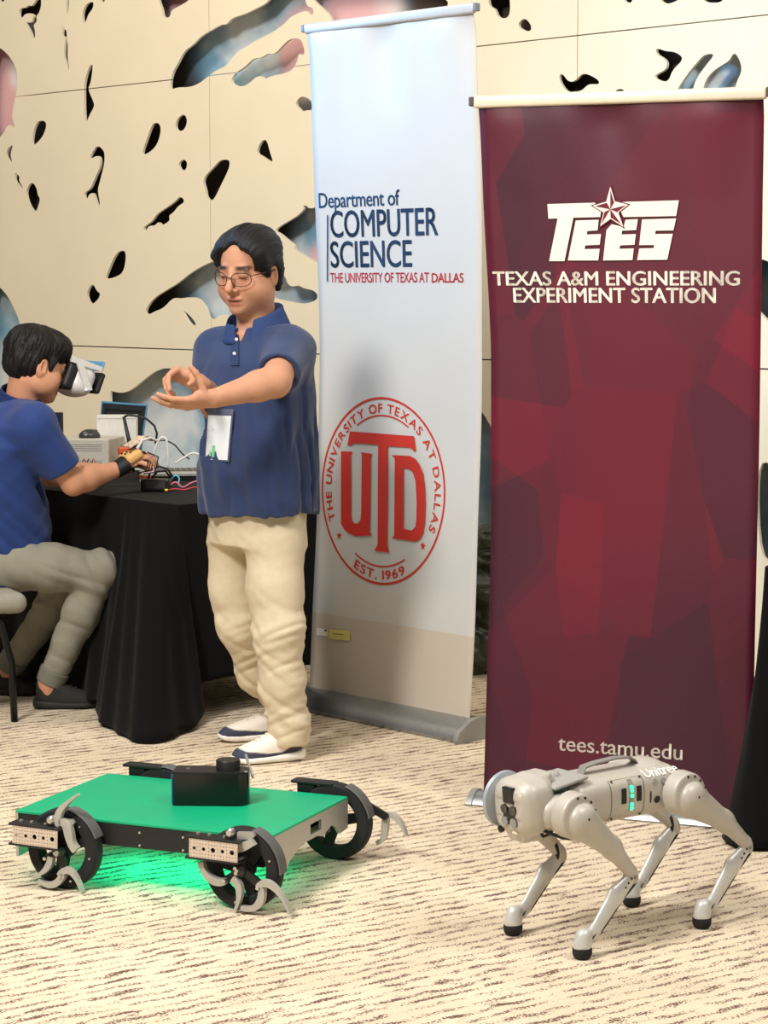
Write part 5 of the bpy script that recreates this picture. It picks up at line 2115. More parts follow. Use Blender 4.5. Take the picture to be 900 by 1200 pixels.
def build_man():
    base = A3((-0.40, 6.97, 0))
    root = thing('person', 'standing person in navy polo shirt and khaki trousers, gesturing with both hands', 'person', tuple(base))
    yaw = math.radians(40)
    fw = A3((-math.sin(yaw), -math.cos(yaw), 0))
    Rb = frame(fw)                              # left, forward, up
    lf = Rb[:, 0]
    # ---------------- landmarks
    hc = Mp(291, 317, -0.02)
    Rh = frame(A3((-math.sin(math.radians(29)), -math.cos(math.radians(29)), -0.20)), (0.05, 0, 1))
    hs = 1.07
    neck0, neck1 = Mp(303, 383, 0.02), hc + Rh @ A3((0, -0.02, -0.06))
    shL, shR = Mp(341, 408, -0.11), Mp(254, 410, 0.11)
    elL, wrL = Mp(322, 447, -0.34), Mp(251, 467, -0.44)
    elR, wrR = Mp(252, 472, 0.03), Mp(232, 448, -0.20)
    hipL, hipR = Mp(326, 628, -0.07), Mp(276, 628, 0.07)
    knL, anL = Mp(327, 742, -0.13), Mp(334, 858, -0.10)
    knR, anR = Mp(281, 735, 0.06), Mp(318, 838, 0.20)
    heelL, toeL = G(355, 889), G(272, 896)
    heelR, toeR = G(357, 862), G(256, 870)
    anL = heelL + (toeL - heelL) * 0.20 + A3((0, 0, 0.09))
    anR = heelR + (toeR - heelR) * 0.22 + A3((0, 0, 0.09))
    tor = Mp(301, 500, 0.0)
    o3 = A3((tor[0], tor[1], 0))

    # ---------------- body
    s = SDF()
    add_head(s, hc, Rh, hs)
    s.cap(neck0 - A3((0, 0, 0.03)), neck1, 0.066, 0.058, k=0.03)
    s.loft([(0.88, 0, 0, 0.155, 0.11), (1.05, 0, 0.005, 0.16, 0.115), (1.22, 0, 0.0, 0.17, 0.105), (1.33, 0, -0.01, 0.15, 0.075)], o3, Rb, k=0.04)
    for sh, el, wr in ((shL, elL, wrL), (shR, elR, wrR)):
        s.cap(sh, el, 0.050, 0.047, k=0.03)
        m = el + (wr - el) * 0.28
        s.chain([el, m, wr], [0.047, 0.044, 0.028], k=0.02)
    # hands
    zUp = A3((0, 0, 1))
    dL = unit(Mp(184, 480, -0.48) - wrL)
    add_hand(s, wrL, dL, A3((0.0, 0.50, 0.85)), -1, [(0.22, 0.25, 0.15), (0.16, 0.3, 0.2), (0.22, 0.35, 0.2), (0.35, 0.4, 0.25)],
             thumb=(unit(A3((-0.28, -0.10, 1.0))), None), size=0.97, spread=0.06)
    dR = unit(A3((-0.78, -0.30, 0.34)))
    add_hand(s, wrR, dR, A3((0.10, -0.45, -0.85)), 1, [(0.95, 0.75, 0.3), (1.1, 0.8, 0.35), (1.25, 0.85, 0.4), (1.35, 0.9, 0.4)],
             thumb=(unit(A3((0.10, -0.80, -0.25))), None), size=0.97, spread=0.08)
    for hp, kn, an in ((hipL, knL, anL), (hipR, knR, anR)):
        s.chain([hp, kn, an], [0.07, 0.05, 0.038], k=0.03)
    s.ell((hipL + hipR) / 2 + A3((0, 0, 0.09)), (0.15, 0.10, 0.14), Rb, 0.03)
    base_c, lip, brow = lin((198, 145, 116)), lin((160, 84, 74)), lin((26, 20, 19))

    def col(V):
        c = head_color(V, hc, Rh, hs, base_c, lip, brow)
        return c
    sdf_obj('body', s, 0.0034, (-0.95, 6.2, 0.03), (0.0, 7.45, 1.72), SKIN, root, origin=base, color=col)

    # ---------------- hair, parted in the middle
    def hp(l, f, u):
        return hc + Rh @ (A3((l, f, u)) * hs)
    s = SDF()
    s.ell(hp(0, -0.020, 0.046), A3((0.089, 0.106, 0.090)) * hs, Rh, 0.01)
    s.ell(hp(0.044, 0.010, 0.060), A3((0.052, 0.076, 0.058)) * hs, Rh, 0.02)
    s.ell(hp(-0.044, 0.002, 0.056), A3((0.050, 0.074, 0.056)) * hs, Rh, 0.02)
    s.ell(hp(0, -0.05, -0.012), A3((0.080, 0.066, 0.058)) * hs, Rh, 0.025)
    for sd in (-1, 1):
        s.cap(hp(sd * 0.072, 0.045, 0.05), hp(sd * 0.077, 0.014, -0.004), 0.018 * hs, 0.010 * hs, k=0.018)
        s.cap(hp(sd * 0.070, -0.04, 0.0), hp(sd * 0.062, -0.055, -0.058), 0.022 * hs, 0.012 * hs, k=0.02)
    # face opening, peaked at the parting
    s.ell(hp(0.030, 0.112, 0.020), A3((0.052, 0.066, 0.068)) * hs, Rh, 0.006, 's')
    s.ell(hp(-0.030, 0.112, 0.020), A3((0.052, 0.066, 0.068)) * hs, Rh, 0.006, 's')
    s.ell(hp(0.0, 0.115, 0.048), A3((0.034, 0.066, 0.066)) * hs, Rh, 0.008, 's')
    s.ell(hp(0.0, 0.105, -0.045), A3((0.075, 0.095, 0.062)) * hs, Rh, 0.006, 's')
    for sd in (-1, 1):
        s.ell(hp(sd * 0.085, -0.008, -0.022), A3((0.020, 0.022, 0.034)) * hs, Rh, 0.005, 's')
    s.ell(hp(0.0, 0.03, 0.140), A3((0.006, 0.085, 0.016)) * hs, Rh, 0.010, 's')
    c0 = hc.copy()

    def strands(P, d):
        q = (P - c0) @ Rh
        a = np.arctan2(q[..., 0], q[..., 2] + 0.02)
        n = vnoise(np.stack([a * 13, q[..., 1] * 14, np.zeros_like(a)], -1), 5)
        n2 = vnoise(np.stack([a * 34, q[..., 1] * 22, np.zeros_like(a)], -1), 8)
        return d + 0.0022 * n + 0.0010 * n2
    s.post = strands
    sdf_obj('hair', s, 0.003, tuple(hc - 0.17), tuple(hc + 0.19), HAIR, root, origin=base)

    # ---------------- glasses
    gl = mat('glasses_frame', (58, 30, 28), 0.3)
    lens = mat('glasses_lens', (250, 250, 250), 0.03, trans=1.0, alpha=0.14)
    mbf = MB()
    og = A3(base)
    first = None
    for sd in (-1, 1):
        cl = []
        for k in range(28):
            a = 2 * PI * k / 28
            x = 0.0265 * math.copysign(abs(math.cos(a)) ** 0.75, math.cos(a))
            z = 0.0185 * math.copysign(abs(math.sin(a)) ** 0.75, math.sin(a)) * (1.0 if math.sin(a) > 0 else 1.08)
            l = sd * 0.0345 + x
            f = 0.106 - 6.0 * l * l
            cl.append(tuple(hp(l, f, z - 0.006) - og))
        mbf.tube(cl + [cl[0]], 0.0016, 6, cap=False)
        mbl = MB()
        mbl.add(cl, [tuple(range(28))])
        cl_ = (cl, sd)
        e0 = hp(sd * 0.0605, 0.106 - 6.0 * 0.0605 ** 2, 0.003) - og
        e1 = hp(sd * 0.080, 0.055, 0.006) - og
        e2 = hp(sd * 0.085, -0.012, 0.004) - og
        mbf.tube([tuple(e0), tuple(e1), tuple(e2)], 0.0018, 6)
        if first is None:
            first = (mbl,)
        else:
            first = first + (mbl,)
    mbf.tube([tuple(hp(-0.009, 0.1065, -0.002) - og), tuple(hp(0, 0.109, 0.001) - og), tuple(hp(0.009, 0.1065, -0.002) - og)], 0.0016, 6)
    g = mbf.build('glasses', gl, root, smooth=True)
    for m_ in first:
        m_.build('lens', lens, g)

    # ---------------- polo shirt
    navy = mat('polo_navy', (27, 48, 92), 0.8, bump=0.3, bscale=900, sheen=0.2)
    s = SDF()
    zh = Mp(300, 599)[2]
    s.loft([(zh - 0.02, -0.002, 0.0, 0.208, 0.150), (zh + 0.10, 0, 0.005, 0.206, 0.152), (zh + 0.24, 0, 0.010, 0.204, 0.152), (1.16, 0, 0.006, 0.202, 0.140), (1.24, 0, -0.002, 0.198, 0.124), (1.29, 0, -0.010, 0.180, 0.104), (1.33, 0, -0.018, 0.142, 0.086), (1.352, 0, -0.020, 0.112, 0.076)], o3, Rb, k=0.02, power=2.3)
    for sh, el, fr, r1 in ((shL, elL, 0.76, 0.064), (shR, elR, 0.80, 0.062)):
        e = sh + (el - sh) * (fr + 0.10)
        s.cap(sh, e, 0.070, r1, k=0.060)
    # sleeve openings
    for sh, el, fr, r1 in ((shL, elL, 0.76, 0.054), (shR, elR, 0.80, 0.053)):
        ax = unit(el - sh)
        end = sh + (el - sh) * fr
        # cut the sleeve square, only around the arm
        c = end + ax * 0.115
        Rs = frame(ax, (0, 0, 1))
        s.box(c, (0.092, 0.115, 0.092), 0.004, Rs, 0.003, 's')
        s.cap(end - ax * 0.035, end + ax * 0.2, r1 - 0.004, r1, 0.004, 's')
    s.half(o3 + A3((0, 0, zh)), (0, 0, -1), 0.003)
    s.cap(neck0 - A3((0, 0, 0.02)), neck1, 0.070, 0.066, 0.006, 's')
    s.ell(Mp(276, 374, -0.06) + fw * 0.02, (0.030, 0.07, 0.078), Rb, 0.01, 's')
    # side vent at the hem
    vent = o3 + Rb @ A3((0.165, -0.115, zh))
    s.cap(vent, vent + A3((0, 0, 0.045)), 0.012, 0.002, 0.003, 's')
    S1 = np.diag([1.0, 1, 1])

    def folds(P, d):
        near = np.abs(d) < 0.03
        if not near.any():
            return d
        Q = (P[near] - o3) @ Rb
        z = Q[:, 2]
        a = np.arctan2(Q[:, 0] / 0.2, Q[:, 1] / 0.15)
        # long vertical drapes below the chest
        w = np.clip((1.28 - z) / 0.25, 0, 1)
        n = vnoise(np.stack([a * 3.2 + 0.4 * z, z * 2.2, np.zeros_like(z)], -1), 11)
        n2 = vnoise(np.stack([a * 6.0 + 2.0 * z, z * 4.5, np.zeros_like(z)], -1), 17)
        n3 = vnoise(Q * A3((16, 16, 26)) + A3((0, 0, 1)) * (Q[:, :1] * 14), 23)
        out = d.copy()
        out[near] += w * (0.0120 * n + 0.0070 * (1 - 2 * np.abs(n2))) + 0.0030 * n3
        return out
    s.post = folds
    lo = o3 + A3((-0.42, -0.55, zh - 0.03))
    hi = o3 + A3((0.42, 0.42, 1.46))
    shirt = sdf_obj('polo_shirt', s, 0.005, lo, hi, navy, root, origin=base)
    # collar
    s = SDF()
    nb, nt_ = neck0 + A3((0, 0, -0.01)), neck0 + (neck1 - neck0) * 0.42
    s.cap(nb - A3((0, 0, 0.022)), nt_, 0.116, 0.086, k=0.01)
    s.cap(nb - A3((0, 0, 0.2)), nt_ + (neck1 - neck0) * 3, 0.0800, 0.0700, 0.003, 's')
    s.half(nt_ + A3((0, 0, 0.006)) - fw * 0.02, unit(A3((0, 0, 1)) + fw * 0.35), 0.004)
    s.half(nb - A3((0, 0, 0.045)), (0, 0, -1), 0.004)
    op = Mp(275, 378, -0.10)
    s.ell(op + A3((0, 0, -0.02)), (0.030, 0.09, 0.080), Rb, 0.010, 's')
    sdf_obj('collar', s, 0.0035, tuple(neck0 - 0.16), tuple(neck0 + 0.16), mat('collar_navy', (32, 58, 108), 0.8, bump=0.3, bscale=900), shirt, origin=base)

    # points on the front of the shirt
    def front(px, py, out=0.004):
        """march a sight line to the shirt surface"""
        r = ray(px, py)
        P = EYE + r * 6.3
        for _ in range(90):
            d = s_shirt.ev(P[None, :])[0]
            if d < 0.0006:
                break
            P = P + r * max(d * 0.6, 0.0006)
            if P[1] > 7.0:
                P = D(px, py, MY - 0.10)
                break
        return P - r / np.linalg.norm(r) * out
    s_shirt = SDF()
    s_shirt.loft([(zh - 0.02, -0.002, 0.0, 0.208, 0.150), (zh + 0.10, 0, 0.005, 0.206, 0.152), (zh + 0.24, 0, 0.010, 0.204, 0.152), (1.16, 0, 0.006, 0.202, 0.140), (1.24, 0, -0.002, 0.198, 0.124), (1.29, 0, -0.010, 0.180, 0.104), (1.33, 0, -0.018, 0.142, 0.082)], o3, Rb, k=0.02, power=2.3)
    bm_ = mat('shirt_button', (230, 226, 214), 0.3)
    # placket strip and buttons
    mb = MB()
    pl, pr = [], []
    for py in range(392, 434, 6):
        pl.append(tuple(front(270.5, py, 0.006) - base))
        pr.append(tuple(front(279.5, py, 0.006) - base))
    n = len(pl)
    mb.add(pl + pr, [(i, i + 1, n + i + 1, n + i) for i in range(n - 1)])
    pk = mb.build('placket', mat('placket_navy', (26, 46, 88), 0.8), shirt)
    sm = pk.modifiers.new('t', 'SOLIDIFY')
    sm.thickness = 0.004
    for px, py in ((277, 397.5), (274.5, 414)):
        mb = MB()
        p = front(px, py, 0.011) - base
        dirv = -ray(px, py)
        mb.cyl(tuple(p), tuple(p + unit(dirv) * 0.003), 0.0052, n=12)
        mb.build('button', bm_, shirt)

    # ---------------- khaki trousers
    kh = mat('khaki_twill', (212, 197, 168), 0.85, bump=0.25, bscale=900)
    s = SDF()
    # waist block
    s.loft([(zh - 0.10, 0, 0.0, 0.165, 0.128), (zh + 0.02, 0, 0.0, 0.178, 0.132), (zh + 0.16, 0, 0, 0.168, 0.122)], o3, Rb, k=0.04)
    hL2, hR2 = Mp(323, 640, -0.07), Mp(275, 640, 0.07)
    kl = [hL2, Mp(322, 690, -0.10), knL, Mp(331, 800, -0.12), anL + A3((0, 0, 0.02)), anL - A3((0, 0, 0.035))]
    s.chain(kl, [0.094, 0.084, 0.077, 0.070, 0.064, 0.068], k=0.04)
    kr = [hR2, Mp(275, 690, 0.07), knR, Mp(302, 790, 0.14), anR + A3((0, 0, 0.02)), anR - A3((0, 0, 0.035))]
    s.chain(kr, [0.088, 0.078, 0.072, 0.064, 0.060, 0.062], k=0.035)
    s.half(A3((0, 0, 0.046)), (0, 0, -1), 0.004)

    def tfold(P, d):
        near = np.abs(d) < 0.04
        if not near.any():
            return d
        Q = P[near]
        z = Q[:, 2]
        lowr = np.clip((0.62 - z) / 0.25, 0.25, 1.0)
        # diagonal crease bundles
        dg = Q @ A3((14.0, -8.0, 22.0))
        n1 = vnoise(np.stack([dg, Q[:, 0] * 5, Q[:, 1] * 5], -1), 31)
        n2 = vnoise(np.stack([Q @ A3((-14, 9, 36.0)), Q[:, 0] * 7, Q[:, 1] * 7], -1), 37)
        n3 = vnoise(np.stack([Q[:, 0] * 12, Q[:, 1] * 12, z * 60], -1), 41)
        n4 = vnoise(np.stack([Q @ A3((30, -16, 34)), Q[:, 0] * 18, Q[:, 1] * 18], -1), 43)
        cuff = np.exp(-((z - 0.12) / 0.06) ** 2)
        out = d.copy()
        out[near] += lowr * (0.0050 * (1 - 2.2 * np.abs(n1)) + 0.0040 * (1 - 2.2 * np.abs(n2)) + 0.0025 * n4) + cuff * 0.007 * n3
        return out
    s.post = tfold
    tr = sdf_obj('trousers', s, 0.005, (-0.75, 6.55, 0.03), (-0.05, 7.5, zh + 0.12), kh, root, origin=base)

    # ---------------- shoes
    sm_ = mat('shoe_fabric', (240, 236, 228), 0.8, attr=True, bump=0.3, bscale=500)
    mats = dict(mat=sm_, upper=lin((240, 232, 222)), band=lin((58, 62, 84)), sole=mat('shoe_sole_white', (240, 236, 230), 0.6), lace=mat('lace_cream', (226, 214, 200), 0.8))
    shoe(root, heelL, toeL, None, 1.0, mats, 'run')
    shoe(root, heelR, toeR, None, 1.0, mats, 'run')

    # ---------------- badge hanging on the shirt
    B0 = [front(243.5, 478.5, 0.014), front(274, 479.5, 0.014), front(268.5, 541.0, 0.014), front(240, 540, 0.014)]
    cen = sum(B0) / 4
    bt = thing('name_badge', 'white card badge in a clear sleeve hanging on navy polo shirt', 'badge', tuple(cen))

    def quad(a, b, off):
        """sub-rectangle of the badge in unit coords"""
        out = []
        for u, v in ((a[0], a[1]), (b[0], a[1]), (b[0], b[1]), (a[0], b[1])):
            P = (B0[0] * (1 - u) * (1 - v) + B0[1] * u * (1 - v) + B0[2] * u * v + B0[3] * (1 - u) * v)
            out.append(P - cen + fw * off)
        return out

    def slab(name, a, b, off, th, m):
        q0 = quad(a, b, off)
        q1 = quad(a, b, off + th)
        mb = MB()
        mb.add([tuple(p) for p in q0 + q1], [(0, 1, 2, 3), (7, 6, 5, 4), (0, 4, 5, 1), (1, 5, 6, 2), (2, 6, 7, 3), (3, 7, 4, 0)])
        return mb.build(name, m, bt)
    slab('sleeve', (0, 0), (1, 1), 0.0, 0.002, mat('badge_sleeve', (120, 124, 150), 0.15, alpha=0.45))
    slab('card', (0.06, 0.13), (0.95, 0.97), 0.002, 0.0015, mat('badge_card', (226, 232, 240), 0.5))
    slab('card_print', (0.30, 0.70), (0.42, 0.92), 0.0036, 0.0006, mat('badge_green', (120, 196, 150), 0.5))
    slab('card_print', (0.20, 0.80), (0.27, 0.90), 0.0036, 0.0006, mat('badge_green2', (150, 206, 170), 0.5))


build_man()
SY = 7.75


def Sp(px, py, dy=0.0):
    return D(px, py, SY + dy)


def build_student():
    base = A3((-1.30, 7.75, 0))
    root = thing('person', 'seated person in royal blue polo shirt and grey joggers wearing a headset', 'person', tuple(base))
    th = math.radians(32)
    fw = A3((math.cos(th), math.sin(th), 0))
    lf = A3((-math.sin(th), math.cos(th), 0))
    hc = Sp(43, 427, 0.02)
    Rh = frame(A3((0.82, 0.50, -0.26)))
    hs = 1.03
    neck0 = Sp(24, 468, 0.02)
    neck1 = hc + Rh @ A3((0, -0.03, -0.06))
    shR, shL = Sp(40, 500, -0.16), Sp(6, 496, 0.20)
    elR, wrR = Sp(86, 566, -0.10), Sp(139, 549, 0.03)
    elL, wrL = Sp(62, 556, 0.24), Sp(128, 552, 0.32)
    hipR, hipL = Sp(-7, 662, -0.08), Sp(-17, 658, 0.10)
    knR, knL = Sp(118, 668, -0.05), Sp(94, 666, 0.13)
    heelR, toeR = G(40, 830), G(114, 829)
    heelL, toeL = G(-22, 812), G(44, 815)
    anR = heelR + (toeR - heelR) * 0.24 + A3((0, 0, 0.085))
    anL = heelL + (toeL - heelL) * 0.50 + A3((0, 0, 0.10))
    pel = (hipR + hipL) / 2
    s = SDF()
    add_head(s, hc, Rh, hs)
    s.cap(neck0 - A3((0, 0, 0.04)), neck1, 0.060, 0.056, k=0.02)
    s.cap(pel, neck0 - A3((0, 0, 0.10)), 0.11, 0.10, k=0.03)
    for sh, el, wr in ((shR, elR, wrR), (shL, elL, wrL)):
        s.cap(sh, el, 0.043, 0.042, k=0.02)
        s.chain([el, el + (wr - el) * 0.3, wr], [0.041, 0.042, 0.026], k=0.02)
    s.cap(shR - A3((0, 0, 0.03)), shL - A3((0, 0, 0.03)), 0.038, 0.038, k=0.02)
    s.cap((shR + shL) / 2 - A3((0, 0, 0.03)), neck0 - A3((0, 0, 0.07)), 0.045, 0.04, k=0.02)
    dR = unit(Sp(172, 528, 0.10) - wrR)
    add_hand(s, wrR, dR, A3((0.25, 0.2, -1.0)), 1, [(0.35, 0.5, 0.3), (0.4, 0.55, 0.3), (0.45, 0.6, 0.3), (0.5, 0.6, 0.3)], size=0.95)
    dL = unit(A3((0.8, 0.1, 0.25)))
    add_hand(s, wrL, dL, A3((0.1, -0.3, -1.0)), -1, [(0.3, 0.4, 0.3)] * 4, size=0.95)
    for hp_, kn, an, h0 in ((hipR, knR, anR, heelR), (hipL, knL, anL, heelL)):
        s.chain([hp_, kn, an, an - A3((0, 0, 0.045))], [0.07, 0.05, 0.036, 0.034], k=0.03)
    base_c, lip, brow = lin((206, 148, 116)), lin((170, 96, 84)), lin((34, 28, 26))
    sdf_obj('body', s, 0.0038, (-1.75, 7.35, 0.0), (-0.75, 8.45, 1.38), SKIN, root, origin=base, color=lambda V: head_color(V, hc, Rh, hs, base_c, lip, brow))

    def hp(l, f, u):
        return hc + Rh @ (A3((l, f, u)) * hs)
    # ---------------- short tousled hair
    s = SDF()
    s.ell(hp(0, -0.018, 0.048), A3((0.090, 0.108, 0.086)) * hs, Rh, 0.01)
    s.ell(hp(0, -0.050, -0.010), A3((0.080, 0.068, 0.060)) * hs, Rh, 0.03)
    s.ell(hp(0, 0.045, 0.070), A3((0.072, 0.060, 0.052)) * hs, Rh, 0.03)
    s.ell(hp(0.0, 0.115, -0.020), A3((0.095, 0.075, 0.075)) * hs, Rh, 0.010, 's')
    s.ell(hp(0.0, 0.020, -0.125), A3((0.10, 0.12, 0.075)) * hs, Rh, 0.010, 's')
    for sd in (-1, 1):
        s.ell(hp(sd * 0.088, 0.004, -0.022), A3((0.024, 0.026, 0.036)) * hs, Rh, 0.005, 's')
        s.cap(hp(sd * 0.074, 0.030, 0.02), hp(sd * 0.072, 0.024, -0.012), 0.012, 0.006, k=0.01)
    c0 = hc.copy()

    def strands(P, d):
        q = (P - c0) @ Rh
        r = np.sqrt(q[..., 0] ** 2 + q[..., 1] ** 2) + 1e-6
        a = np.arctan2(q[..., 0], q[..., 1] + 0.02)
        n = vnoise(np.stack([a * 7 + q[..., 2] * 18, q[..., 2] * 20, np.zeros_like(a)], -1), 3)
        n2 = vnoise(np.stack([a * 16 - q[..., 2] * 25, q[..., 2] * 26, r * 20], -1), 9)
        n3 = vnoise(np.stack([a * 40, q[..., 2] * 30, r * 30], -1), 13)
        return d + 0.0050 * n + 0.0034 * n2 + 0.0018 * n3
    s.post = strands
    sdf_obj('hair', s, 0.003, tuple(hc - 0.18), tuple(hc + 0.18), HAIR, root, origin=base)

    # ---------------- blue polo
    blue = mat('polo_royal', (13, 50, 116), 0.75, bump=0.3, bscale=900, sheen=0.15)
    s = SDF()
    up = unit(neck0 - pel)
    Rb = frame(fw, up)
    Ht = float((neck0 - pel) @ Rb[:, 2])
    s.loft([(-0.115, 0, 0.03, 0.190, 0.165), (0.0, 0, 0.045, 0.190, 0.175), (0.12, 0, 0.045, 0.186, 0.175), (0.26, 0, 0.025, 0.194, 0.160), (0.40, 0, -0.005, 0.200, 0.125), (Ht - 0.14, 0, -0.005, 0.205, 0.110), (Ht - 0.07, 0, -0.005, 0.172, 0.090), (Ht - 0.015, 0, 0.0, 0.085, 0.072)], pel, Rb, k=0.02, power=2.2)
    s.cap(shR, shR + (elR - shR) * 0.80, 0.072, 0.068, k=0.075)
    s.cap(shL, shL + (elL - shL) * 0.80, 0.072, 0.068, k=0.06)
    for sh in (shR, shL):
        s.cap(neck0 - A3((0, 0, 0.045)), sh + A3((0, 0, 0.012)), 0.064, 0.066, k=0.05)
    for sh, el in ((shR, elR), (shL, elL)):
        ax = unit(el - sh)
        end = sh + (el - sh) * 0.76
        s.box(end + ax * 0.10, (0.105, 0.10, 0.105), 0.004, frame(ax), 0.003, 's')
        s.cap(end - ax * 0.03, end + ax * 0.2, 0.050, 0.054, 0.004, 's')
    s.cap(neck0 - A3((0, 0, 0.02)), neck1, 0.066, 0.064, 0.006, 's')

    def folds(P, d):
        near = np.abs(d) < 0.03
        if not near.any():
            return d
        Q = (P[near] - pel) @ Rb
        z = Q[:, 2]
        low = np.clip((0.34 - z) / 0.25, 0, 1)
        n = vnoise(np.stack([Q[:, 0] * 5, Q[:, 1] * 5 + z * 4, z * 16 + Q[:, 1] * 14], -1), 51)
        n2 = vnoise(np.stack([Q[:, 0] * 8, Q[:, 1] * 6, z * 30 - Q[:, 1] * 26], -1), 57)
        out = d.copy()
        out[near] += (0.003 + 0.007 * low) * (1 - 2 * np.abs(n)) + (0.001 + 0.003 * low) * n2
        return out
    s.post = folds
    s.half(pel - A3((0, 0, 0.072)), (0, 0, -1), 0.004)
    lo = A3((-1.85, 7.30, pel[2] - 0.14))
    hi = A3((-0.98, 8.42, neck0[2] + 0.06))
    shirt = sdf_obj('polo_shirt', s, 0.0055, lo, hi, blue, root, origin=base)
    s = SDF()
    nu = unit(neck1 - neck0)
    s.cap(neck0 - nu * 0.03, neck0 + nu * 0.018, 0.090, 0.076, k=0.006)
    s.cap(neck0 - nu * 0.3, neck0 + nu * 0.3, 0.0685, 0.0685, 0.003, 's')
    s.half(neck0 + nu * 0.032, nu, 0.004)
    s.half(neck0 - nu * 0.040, -nu, 0.004)
    sdf_obj('collar', s, 0.004, tuple(neck0 - 0.15), tuple(neck0 + 0.15), mat('collar_royal', (12, 40, 92), 0.75, bump=0.3, bscale=900), shirt, origin=base)

    # ---------------- grey joggers with ribbed cuffs
    gr = mat('jogger_grey', (142, 138, 122), 0.85, bump=0.25, bscale=700)
    s = SDF()
    s.ell(pel + A3((-0.02, 0.0, 0.0)), (0.17, 0.16, 0.11), frame(fw), 0.03)
    cuR = anR + unit(knR - anR) * 0.045
    cuL = anL + unit(knL - anL) * 0.035
    for hp_, kn, cu in ((hipR, knR, cuR), (hipL, knL, cuL)):
        s.chain([hp_, hp_ + (kn - hp_) * 0.55, kn], [0.096, 0.086, 0.072], k=0.03)
        s.chain([kn, kn + (cu - kn) * 0.4, cu], [0.070, 0.066, 0.052], k=0.03)
    for cu, kn in ((cuR, knR), (cuL, knL)):
        ax = unit(cu - kn)
        s.half  # cuffs are separate pieces below
    # flat ends above the ankles
    for cu, kn in ((cuR, knR), (cuL, knL)):
        ax = unit(cu - kn)
        s.box(cu + ax * 0.055, (0.064, 0.055, 0.064), 0.004, frame(ax, (1, 0, 0)), 0.004, 's')

    def jf(P, d):
        near = np.abs(d) < 0.04
        if not near.any():
            return d
        Q = P[near]
        n = vnoise(np.stack([Q @ A3((20, 6, 8)), Q[:, 1] * 6, Q[:, 2] * 8], -1), 61)
        n2 = vnoise(np.stack([Q @ A3((10, 8, 30)), Q[:, 1] * 8, Q[:, 0] * 8], -1), 67)
        kneew = np.exp(-(np.linalg.norm(Q - knR, axis=1) / 0.14) ** 2)
        out = d.copy()
        out[near] += (0.0035 + 0.004 * kneew) * (1 - 2 * np.abs(n)) + (0.003 + 0.004 * kneew) * (1 - 2 * np.abs(n2))
        return out
    s.post = jf
    tr = sdf_obj('joggers', s, 0.0055, (-1.65, 7.35, 0.08), (-0.78, 8.35, 0.72), gr, root, origin=base)
    for cu, kn in ((cuR, knR), (cuL, knL)):
        ax = unit(cu - kn)
        s = SDF()
        s.cap(cu - ax * 0.012, cu + ax * 0.040, 0.055, 0.050, k=0.004)
        s.half(cu + ax * 0.042, ax, 0.003)
        s.half(cu - ax * 0.012, -ax, 0.003)
        sdf_obj('cuff', s, 0.004, tuple(cu - 0.1), tuple(cu + 0.1), mat('cuff_grey', (118, 116, 104), 0.9, bump=0.5, bscale=260, stretch=(1, 1, 0.1)), tr, origin=base)
    # ---------------- dark shoes
    dm = mat('shoe_dark_knit', (36, 36, 34), 0.85, attr=True, bump=0.5, bscale=400)
    mats = dict(mat=dm, upper=lin((42, 41, 39)), band=None, sole=mat('shoe_sole_dark', (34, 33, 31), 0.7), lace=mat('lace_dark', (26, 26, 26), 0.8))
    shoe(root, heelR, toeR, None, 1.0, mats, 'run')
    shoe(root, heelL, toeL, None, 1.0, mats, 'run')

    # ---------------- headset
    vr = thing('vr_headset', 'white and black head-mounted display worn by the seated person', 'headset', tuple(hp(0, 0.14, 0)))
    o = A3(vr.location)
    wht = mat('headset_white', (206, 204, 200), 0.4)
    blk = mat('headset_black', (18, 19, 22), 0.5)
    Rv = frame(Rh @ A3((0, 1, -0.12)), Rh[:, 2])
    vc = hp(0, 0.150, -0.016)
    s = SDF()
    s.box(vc, (0.088, 0.044, 0.052), 0.034, Rv, k=0.01)
    s.ell(vc + Rv @ A3((0, -0.01, -0.03)), (0.080, 0.046, 0.034), Rv, 0.02)
    sdf_obj('visor', s, 0.004, tuple(vc - 0.14), tuple(vc + 0.14), wht, vr, origin=o)
    s = SDF()
    s.box(vc + Rv @ A3((0, -0.050, 0.0)), (0.082, 0.022, 0.052), 0.016, Rv, k=0.01)
    s.box(vc + Rv @ A3((0, -0.070, 0.0)), (0.064, 0.05, 0.034), 0.016, Rv, 0.006, 's')
    sdf_obj('face_gasket', s, 0.004, tuple(vc - 0.14), tuple(vc + 0.14), blk, vr, origin=o)
    Mv = Matrix([[*Rv[0], vc[0] - o[0]], [*Rv[1], vc[1] - o[1]], [*Rv[2], vc[2] - o[2]], [0, 0, 0, 1]])
    mb = MB()
    mb.box((0, 0.064, 0.012), (0.150, 0.022, 0.078), Mv, bevel=0.009)
    mb.build('front_plate', blk, vr)
    for sd in (-1, 1):
        mb = MB()
        vs = [(sd * 0.090, -0.075, 0.042), (sd * 0.092, 0.045, 0.050), (sd * 0.092, 0.045, 0.066), (sd * 0.090, -0.078, 0.064)]
        inner = [(x - sd * 0.008, y, z) for x, y, z in vs]
        mb.add(vs + inner, [(0, 1, 2, 3), (7, 6, 5, 4), (0, 4, 5, 1), (1, 5, 6, 2), (2, 6, 7, 3), (3, 7, 4, 0)], Mv)
        vs = [(sd * 0.092, -0.055, 0.046), (sd * 0.094, -0.028, 0.050), (sd * 0.096, 0.034, -0.022), (sd * 0.094, 0.012, -0.034)]
        inner = [(x - sd * 0.010, y, z) for x, y, z in vs]
        mb.add(vs + inner, [(0, 1, 2, 3), (7, 6, 5, 4), (0, 4, 5, 1), (1, 5, 6, 2), (2, 6, 7, 3), (3, 7, 4, 0)], Mv)
